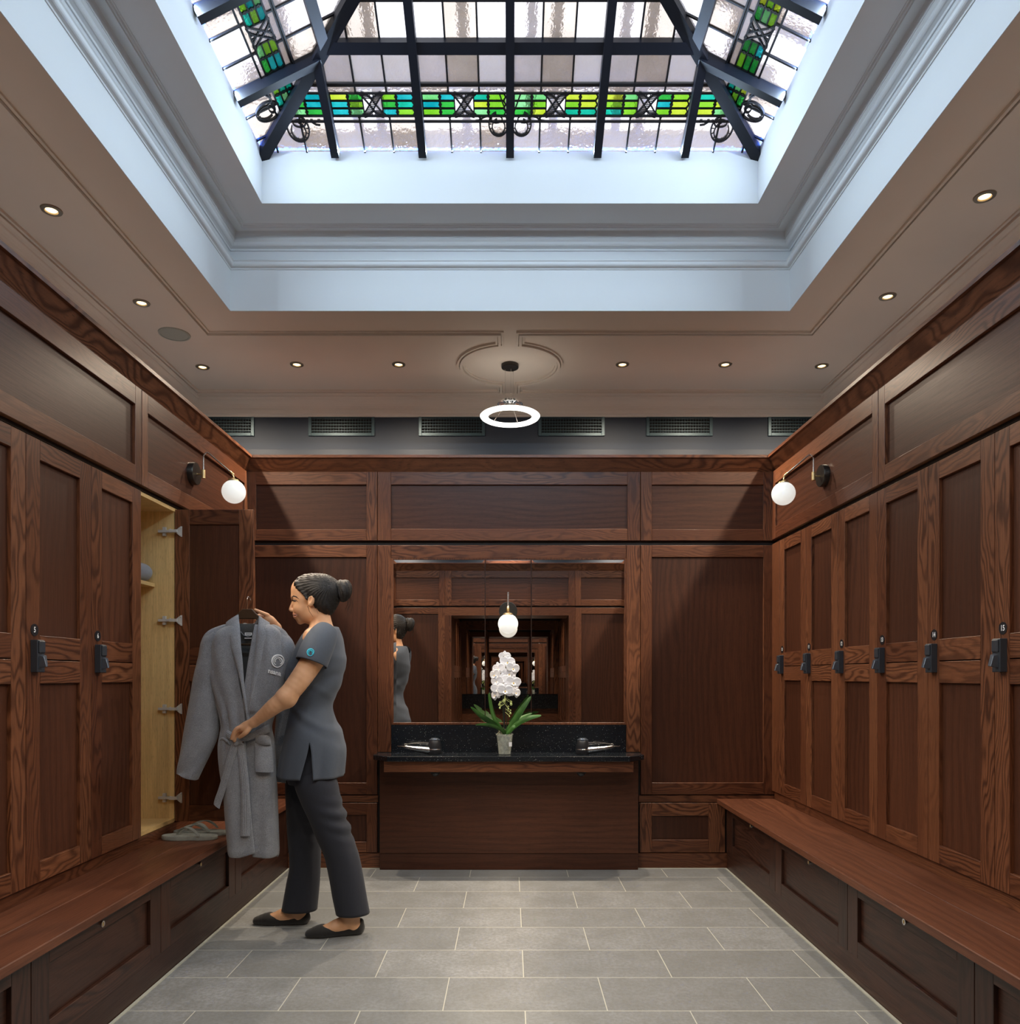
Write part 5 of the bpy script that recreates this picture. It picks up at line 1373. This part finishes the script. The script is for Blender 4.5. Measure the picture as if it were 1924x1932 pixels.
ribbon('belt_tail', [(448, 1402, 459, 1402, by-.010, by-.010), (449, 1430, 464, 1430, by-.012, by-.012), (453, 1470, 469, 1470, by-.016, by-.016), (455, 1520, 471.5, 1520, by-.018, by-.018), (454.5, 1560, 471, 1560, by-.018, by-.018), (453.5, 1577, 471, 1577, by-.018, by-.018)], th=.009, puff=.002, rib=.0010)
# pockets
ribbon('pocket', [(483, 1388, 483, 1401, by-.002, by), (492, 1387, 489, 1404, by-.022, by-.012), (503, 1387, 500, 1406, by-.018, by-.008), (510, 1391, 511, 1406, by+.010, by+.010)], th=.008, puff=.004)
ribbon('pocket', [(481, 1402, 512, 1402, by-.001, by+.022), (481, 1420, 514, 1420, by-.006, by+.018), (481, 1440, 515.5, 1440, by-.009, by+.014), (482, 1456, 515.5, 1457, by-.009, by+.012)], th=.006, puff=.012)
ribbon('pocket', [(413, 1394, 418, 1402, YR-.03, YR-.03), (420, 1391, 424, 1400, YR-.065, YR-.06), (430, 1396, 434, 1406, by, by)], th=.010, puff=.006)
ribbon('pocket', [(417, 1402, 438, 1404, YR-.050, by), (418, 1425, 436, 1426, YR-.050, by-.004), (420, 1446, 440, 1450, YR-.050, by-.006)], th=.006, puff=.008)
# emblem and lettering
bpy.context.view_layer.update()
trees = [bvh(rb)]+[bvh(o) for o in robe.children if o.name.startswith('sleeve')]
vs, fs = swirl(524, 1247, 12.3, 1)
project('emblem', vs, fs, trees, robe, 'embw', off=.004)
tv, tf = text_geo('nsana', 15)
ca, sa = math.cos(.26), math.sin(.26)
vs = [(517.8+(x*1.02)*.74*ca-(-y)*.72*sa*0-(-y)*sa*.3, 1268.5+(x*.74)*sa+(-y)*.86) for x, y in tv]
project('lettering', vs, tf, trees, robe, 'embw', off=.004)
# ---------------- hanger ----------------
hg = thing('clothes_hanger', 'brown plastic hanger with steel hook inside the grey bathrobe', 'hanger', pt(466, 1150, YR))
b = MB(); k_ = YR/F
def pz(px, py): q = pt(px, py, YR); return (q[0], q[2])
b.poly([pz(*p) for p in ((458, 1149), (476, 1149), (483, 1157), (510, 1180), (528, 1192), (528, 1197), (508, 1187), (482, 1168), (451, 1168), (430, 1183), (404, 1199), (403, 1194), (428, 1178), (449, 1157))], YR-.007, YR+.007, axis=1)
b.build('hanger_body', 'hangerb', hg, bevel=.003)
b = MB(); b.tube([pt(404, 1196, YR), pt(420, 1212, YR), pt(430, 1216, YR), (pt(505, 1216, YR)), pt(515, 1211, YR), pt(527, 1194, YR)], .0055, 10); b.build('trouser_bar', 'hangerb', hg)
b = MB(); q = pt(466.3, 1149, YR); b.tube([q, (q[0], q[1], q[2]+.040)]+[(q[0]+.0008*i, q[1]-.001*i+.018-.020*math.cos(i*.42), q[2]+.040+.020*math.sin(i*.42)) for i in range(0, 8)], .0019, 8); b.build('hook', 'chrome', hg)

# ---------------- flip-flops on the bench ----------------
def flip(cx, cy, ang, label):
    t = thing('flip_flop', label, 'flip-flop', (cx, cy, .441), 'grey flip-flops on the left bench')
    L, Wd, th = .265, .098, .020; out = []
    for i in range(48):
        a = 2*PI*i/48; u = math.cos(a); v = math.sin(a); wq = Wd/2*(1-.16*math.exp(-((u-.05)/.35)**2)+.07*(u < 0)*abs(u)); wq *= (.90 if u > 0 else 1.0)
        out.append((u*L/2, wq*v*(1 if abs(v) < .0 else 1)*(abs(v)**-.25 if abs(v) > 1e-3 else 1)))
    ca, sa = math.cos(ang), math.sin(ang); tr = lambda x, y, z: (cx+x*ca-y*sa, cy+x*sa+y*ca, .441+z)
    b = MB(); b.rings([[tr(x*s_, y*s_, z) for x, y in out] for z, s_ in ((.001, .985), (.004, 1), (th-.003, 1), (th, .985), (th, .6), (th, .02))], cap=True); b.build('sole', 'flip', t)
    # V strap: from toe post to both sides; toe is towards -x
    for sg in (-1, 1):
        rows = []
        for i in range(13):
            u = i/12; x = -.062+.125*u; y = sg*(.002+.043*math.sin(u*PI/2)); z = th+.004+.036*math.sin(PI*min(1, u*1.02))**.8*(1 if u < 1 else 0); rows.append((x, y, z))
        b = MB(); rg = []
        for i, (x, y, z) in enumerate(rows):
            wv = .006+.008*math.sin(PI*i/12); rg.append([tr(x-wv*.5, y+sg*.002, z-.001), tr(x+wv, y, z+.001), tr(x+wv, y, z+.0045), tr(x-wv*.5, y+sg*.002, z+.003)])
        b.rings(rg, cap=True, smooth=False); b.build('strap', 'flip', t)
    b = MB(); b.tube([tr(-.064, 0, th-.004), tr(-.062, 0, th+.010)], .0035, 8); b.build('toe_post', 'flip', t)
Yf = .779*F/(1583-1275)
flip((358-962)*3.60/F, 3.60, math.radians(-2), 'grey rubber flip-flop nearer the bench front edge')
flip((376-962)*3.69/F, 3.705, math.radians(-3), 'grey rubber flip-flop behind its pair, by the open door')

# ---------------- rolled towel ----------------
t = thing('rolled_towel', 'rolled grey towel on the shelf of the open locker', 'towel', (-1.82, 3.60, 1.683))
b = MB(); rg = []; n = 40
for (y, s_) in ((3.432, .6), (3.435, .86), (3.442, 1), (3.49, 1.02), (3.56, 1.0), (3.66, 1.01), (3.735, .98), (3.757, .85), (3.763, .55)):
    rg.append([(-1.825+.054*s_*math.cos(2*PI*k/n)*(1+.03*math.sin(3*2*PI*k/n)), y, 1.684+.047+.047*s_*math.sin(2*PI*k/n)) for k in range(n)])
b.rings(rg, cap=True); b.build('towel_roll', 'terry', t)
b = MB(); b.tube([(-1.825+(.008+.0033*i*.28)*math.cos(i*.5), 3.430, 1.731+(.008+.0033*i*.22)*math.sin(i*.5)) for i in range(44)], .0025, 6); b.build('rolled_edge', 'terry', t)

# ---------------- orchid ----------------
OX, OY = (952-962)*(D-.14)/F, D-.14; OZ = CZ1
t = thing('potted_orchid', 'white orchid with long green leaves in a clear plastic pot', 'plant', (OX, OY, OZ))
so_ = (D-.14)/F
def oz(py): return EYE+(1275-py)*so_
def ox(px): return (px-962)*so_
M['pot'] = plain('clear_plastic', (.62, .68, .62), .08, alpha=.22)
M['bark'] = noisy('orchid_bark', (.05, .045, .035), (.34, .34, .27), 70, .8, .004, 3)
M['leaf'] = noisy('orchid_leaf', (.018, .075, .010), (.05, .16, .02), 12, .5)
M['leaf'].node_tree.nodes['Principled BSDF'].inputs['Coat Weight'].default_value = .0
M['petal'] = noisy('white_petal', (.84, .86, .92), (.93, .94, .98), 30, .55, sss=.0)
M['lipo'] = plain('yellow_throat', (.75, .50, .10), .5); M['bud'] = plain('pale_bud', (.42, .50, .18), .5)
M['stem'] = plain('dark_stem', (.012, .020, .008), .45); M['root'] = plain('aerial_root', (.36, .33, .22), .6)
r0, r1, hp = 11.5*so_, 15.5*so_, 39*so_
b = MB(); prof = [(.001, .002), (r0, .002), (r1, hp-.006), (r1+.003, hp-.005), (r1+.003, hp), (r1-.002, hp), (r0-.002, .005), (.001, .005)]
b.lathe([(r, OZ+z) for r, z in prof], (OX, OY, 0), 36, cap=False); b.build('pot', 'pot', t)
b = MB(); b.lathe([(.001, OZ+.006), (r0-.003, OZ+.006), ((r0+r1)/2-.004, OZ+hp*.5), (r1-.006, OZ+hp-.012), (.001, OZ+hp-.006)], (OX, OY, 0), 26); b.build('bark_mix', 'bark', t)
rs = random.Random(11)
b = MB()
for i in range(16):
    a = rs.uniform(0, 2*PI); r = r1*rs.uniform(.3, 1.0); a2 = a+rs.uniform(-1, 1)
    b.tube([(OX+.3*r*math.cos(a), OY+.3*r*math.sin(a), OZ+hp-.01), (OX+r*math.cos(a), OY+r*math.sin(a), OZ+hp+rs.uniform(.01, .035)), (OX+r*1.15*math.cos(a2), OY+r*1.1*math.sin(a2), OZ+hp-rs.uniform(-.015, .02))], [.003, .0026, .0015], 6)
b.build('aerial_roots', 'root', t)
def leafblade(pts, wid, y0=0):
    """pts: [(px, py, dy)] spine"""
    n = 18; A = np.array([(ox(p[0]), OY+p[2], oz(p[1])) for p in pts]); k = len(A); rg = []
    for i in range(n+1):
        tt = i/n*(k-1); j = min(int(tt), k-2); u = tt-j; p0, p1, p2, p3 = A[max(j-1, 0)], A[j], A[j+1], A[min(j+2, k-1)]
        q = Vector(.5*((2*p1)+(-p0+p2)*u+(2*p0-5*p1+4*p2-p3)*u*u+(-p0+3*p1-3*p2+p3)*u**3)); tg = Vector(.5*((-p0+p2)+2*u*(2*p0-5*p1+4*p2-p3)+3*u*u*(-p0+3*p1-3*p2+p3))).normalized()
        w_ = wid*(math.sin(PI*(.12+.88*i/n))**.55 if i < n else .05)*.5
        side = Vector((tg.z, -.55, -tg.x)).normalized() if True else 0; side = (side-tg*side.dot(tg)).normalized(); up = tg.cross(side)
        rg.append([q+side*w_*s_+up*(abs(s_)*w_*.35)+up*dz for s_, dz in ((-1, 0), (-.5, .0), (0, .0), (.5, 0), (1, 0), (.5, .0022), (0, .0028), (-.5, .0022))])
    b = MB(); b.rings(rg, cap=True); b.build('leaf', 'leaf', t)
leafblade([(952, 1382, 0), (930, 1366, -.04), (908, 1350, -.08), (889, 1333, -.08)], .040)
leafblade([(950, 1380, .01), (932, 1358, .02), (925, 1335, .03), (921, 1308, .03)], .022)
leafblade([(953, 1384, -.02), (938, 1372, -.07), (918, 1366, -.10), (898, 1366, -.10)], .026)
leafblade([(954, 1382, 0), (970, 1358, -.03), (985, 1335, -.05), (1001, 1313, -.05)], .042)
leafblade([(956, 1384, -.02), (975, 1364, -.06), (998, 1352, -.10), (1020, 1348, -.10)], .034)
leafblade([(955, 1384, .03), (968, 1366, .03), (985, 1354, .03), (1004, 1346, .03)], .030)
leafblade([(954, 1386, -.03), (962, 1378, -.05), (968, 1370, -.06), (974, 1368, -.05)], .024)
leafblade([(952, 1386, -.02), (945, 1376, -.05), (938, 1364, -.06), (928, 1358, -.05)], .026)
for pts in ([(951, 1384, 0), (949, 1340, .0), (948, 1290, .0), (945, 1255, -.01), (950, 1238, -.02)], [(955, 1384, .01), (956, 1340, .01), (957, 1300, .01), (961, 1270, -.01), (958, 1248, -.02)]):
    b = MB(); b.tube([(ox(p[0]), OY+p[2], oz(p[1])) for p in pts], .0028, 8); b.build('stem', 'stem', t)
M['black2'] = M['black']
b = MB(); b.tube([(ox(951), OY+.004, oz(1385)), (ox(951), OY+.004, oz(1300))], .004, 8); b.build('support_stake', 'black', t)
def petal(bm, c, dirv, nrm, L, Wd, cup=.15, mat=0):
    u = dirv.normalized(); n_ = nrm.normalized(); s__ = u.cross(n_).normalized(); bm.cur = mat; R_, K = 9, 9; vs = []; fs = []
    for i in range(R_):
        v = i/(R_-1); w_ = Wd/2*(math.sin(PI*min(.999, .10+.86*v))**.6)
        for k in range(K):
            q = 2*k/(K-1)-1; p = c+u*L*v+s__*w_*q+n_*(cup*L*(v*v*.5-abs(q)**2*.25*math.sin(PI*v))+.0006*math.sin(q*7)); vs.append(tuple(p))
    for i in range(R_-1):
        for k in range(K-1): a = i*K+k; fs.append((a, a+1, a+K+1, a+K))
    bm.raw(vs, fs)
def flower(px, py, dy, size, tilt=0, yaw=0, nm='flower'):
    c = Vector((ox(px), OY+dy, oz(py))); n_ = Vector((math.sin(yaw), -math.cos(yaw), -.18)).normalized(); upv = Vector((0, 0, 1)); r_ = n_.cross(upv).normalized()*-1; upv = (upv-n_*upv.dot(n_)).normalized(); b = MB()
    def D_(a): return upv*math.cos(a)+r_*math.sin(a)
    for a, L, Wd in ((0, .95, .62), (2.2, .92, .60), (-2.2, .92, .60)): petal(b, c+n_*-.002, D_(a+tilt), n_, size*L, size*Wd, -.05)
    for a in (1.25, -1.25): petal(b, c+n_*.001, D_(a+tilt), n_, size*1.02, size*1.15, -.12)
    o = b.build(nm, ['petal', 'lipo'], t, fixn=False); so = o.modifiers.new('s', 'SOLIDIFY'); so.thickness = .0009
    b2 = MB()
    for a in (PI, PI-.9, PI+.9): petal(b2, c+n_*.004, (D_(a+tilt)+n_*.7), (n_-D_(a)*.5), size*.42, size*.26, .3)
    b2.cur = 1; b2.sphere(c+n_*.007-upv*.002, size*.10, 10)
    b2.build('flower_lip', ['petal', 'lipo'], o, fixn=False)
sz = .052
for px, py, dy, s_, ti, yw in ((957, 1250, -.02, 1.0, .1, .1), (952, 1239, .0, .8, 0, .2), (967, 1262, -.05, 1.0, .2, .5), (941, 1263, -.03, 1.0, -.2, -.6), (934, 1274, -.05, .95, -.3, -.8), (968, 1288, -.06, 1.05, .1, .3), (948, 1283, -.04, .95, 0, -.1), (940, 1300, -.07, 1.0, -.1, -.3), (953, 1303, -.09, 1.05, .05, .05),
                            (935, 1312, -.05, .8, -.4, -.8), (972, 1307, -.06, .85, .3, .7), (938, 1286, -.06, .9, -.2, -.5), (960, 1272, -.02, .9, .3, .2)):
    flower(px, py, dy, sz*s_*.92, ti, yw)
for px, py, dy, r in ((951, 1322, -.07, .0115), (964, 1328, -.06, .0095), (942, 1329, -.05, .008), (943, 1335, -.05, .007), (959, 1337, -.05, .006), (963, 1345, -.05, .0065), (961, 1351, -.04, .005)):
    b = MB(); b.sphere((ox(px), OY+dy, oz(py)), r, 14, (.8, .8, 1.1)); b.tube([(ox(px), OY+dy, oz(py)+r*.8), (ox(953), OY+.0, oz(py)+r+.02)], .0011, 5); b.build('bud', 'bud', t)
b = MB(); b.box(ox(963)-.010, ox(963)+.008, OY-r1+.002, OY-r1+.004, oz(1407), oz(1399)); b.build('pot_label', 'white', t)

# ---------------- hair dryers ----------------
def dryer(px, sg, label):
    Yd = D-.13; k = Yd/F; X = (px-962)*k; t = thing('hair_dryer', label, 'hair dryer', (X, Yd, CZ1), 'hair dryers on the vanity counter')
    z = lambda q: CZ1+q
    b = MB(); b.lathe([(.001, z(.001)), (.040, z(.001)), (.043, z(.006)), (.043, z(.022)), (.042, z(.045)), (.038, z(.070)), (.034, z(.084)), (.033, z(.086)), (.001, z(.086))], (X, Yd, 0), 32); b.build('barrel', 'black', t)
    b = MB(); b.lathe([(.032, z(.086)), (.034, z(.088)), (.034, z(.092)), (.030, z(.093)), (.026, z(.093)), (.024, z(.098)), (.018, z(.100)), (.001, z(.1))], (X, Yd, 0), 28, cap=False); b.build('nozzle_cap', 'lever', t)
    b = MB(); b.lathe([(.0425, z(.028)), (.0435, z(.030)), (.0430, z(.034)), (.0415, z(.036))], (X, Yd, 0), 32, cap=False); b.build('trim_ring', 'chrome', t)
    b = MB(); pts = [(X+sg*.030, Yd-.01, z(.024)), (X+sg*.08, Yd-.012, z(.030)), (X+sg*.14, Yd-.014, z(.038)), (X+sg*.178, Yd-.015, z(.046)), (X+sg*.185, Yd-.015, z(.048))]
    b.tube(pts, [.020, .017, .013, .010, .007], 14, flat=1.25); b.build('handle', 'chrome', t)
    b = MB(); b.tube([(X+sg*.04, Yd-.012, z(.014)), (X+sg*.09, Yd-.013, z(.018)), (X+sg*.15, Yd-.015, z(.030))], [.010, .008, .004], 10); b.build('handle_grip', 'black', t)
    b = MB(); c = (X+sg*.180, Yd-.015, z(.056)); b.tube([(c[0]+.010*math.cos(a*PI/8), c[1], c[2]+.010*math.sin(a*PI/8)) for a in range(17)], .0016, 6); b.build('hanging_ring', 'chrome', t)
    b = MB(); b.tube([(X+sg*.185, Yd-.015, z(.047)), (X+sg*.20, Yd-.01, z(.050)), (X+sg*.225, Yd, z(.048)), (X+sg*.232, Yd+.02, z(.05))], [.004, .0032, .003, .003], 8); b.tube([(X+sg*.19, Yd, z(.06)), (X+sg*.10, Yd+.06, z(.068)), (X+sg*.02, Yd+.105, z(.062))], .0012, 6); b.build('cord', 'steel', t)
dryer(820, -1, 'black and silver hair dryer on the counter left of the orchid'); dryer(1099, 1, 'black and silver hair dryer on the counter right of the orchid')
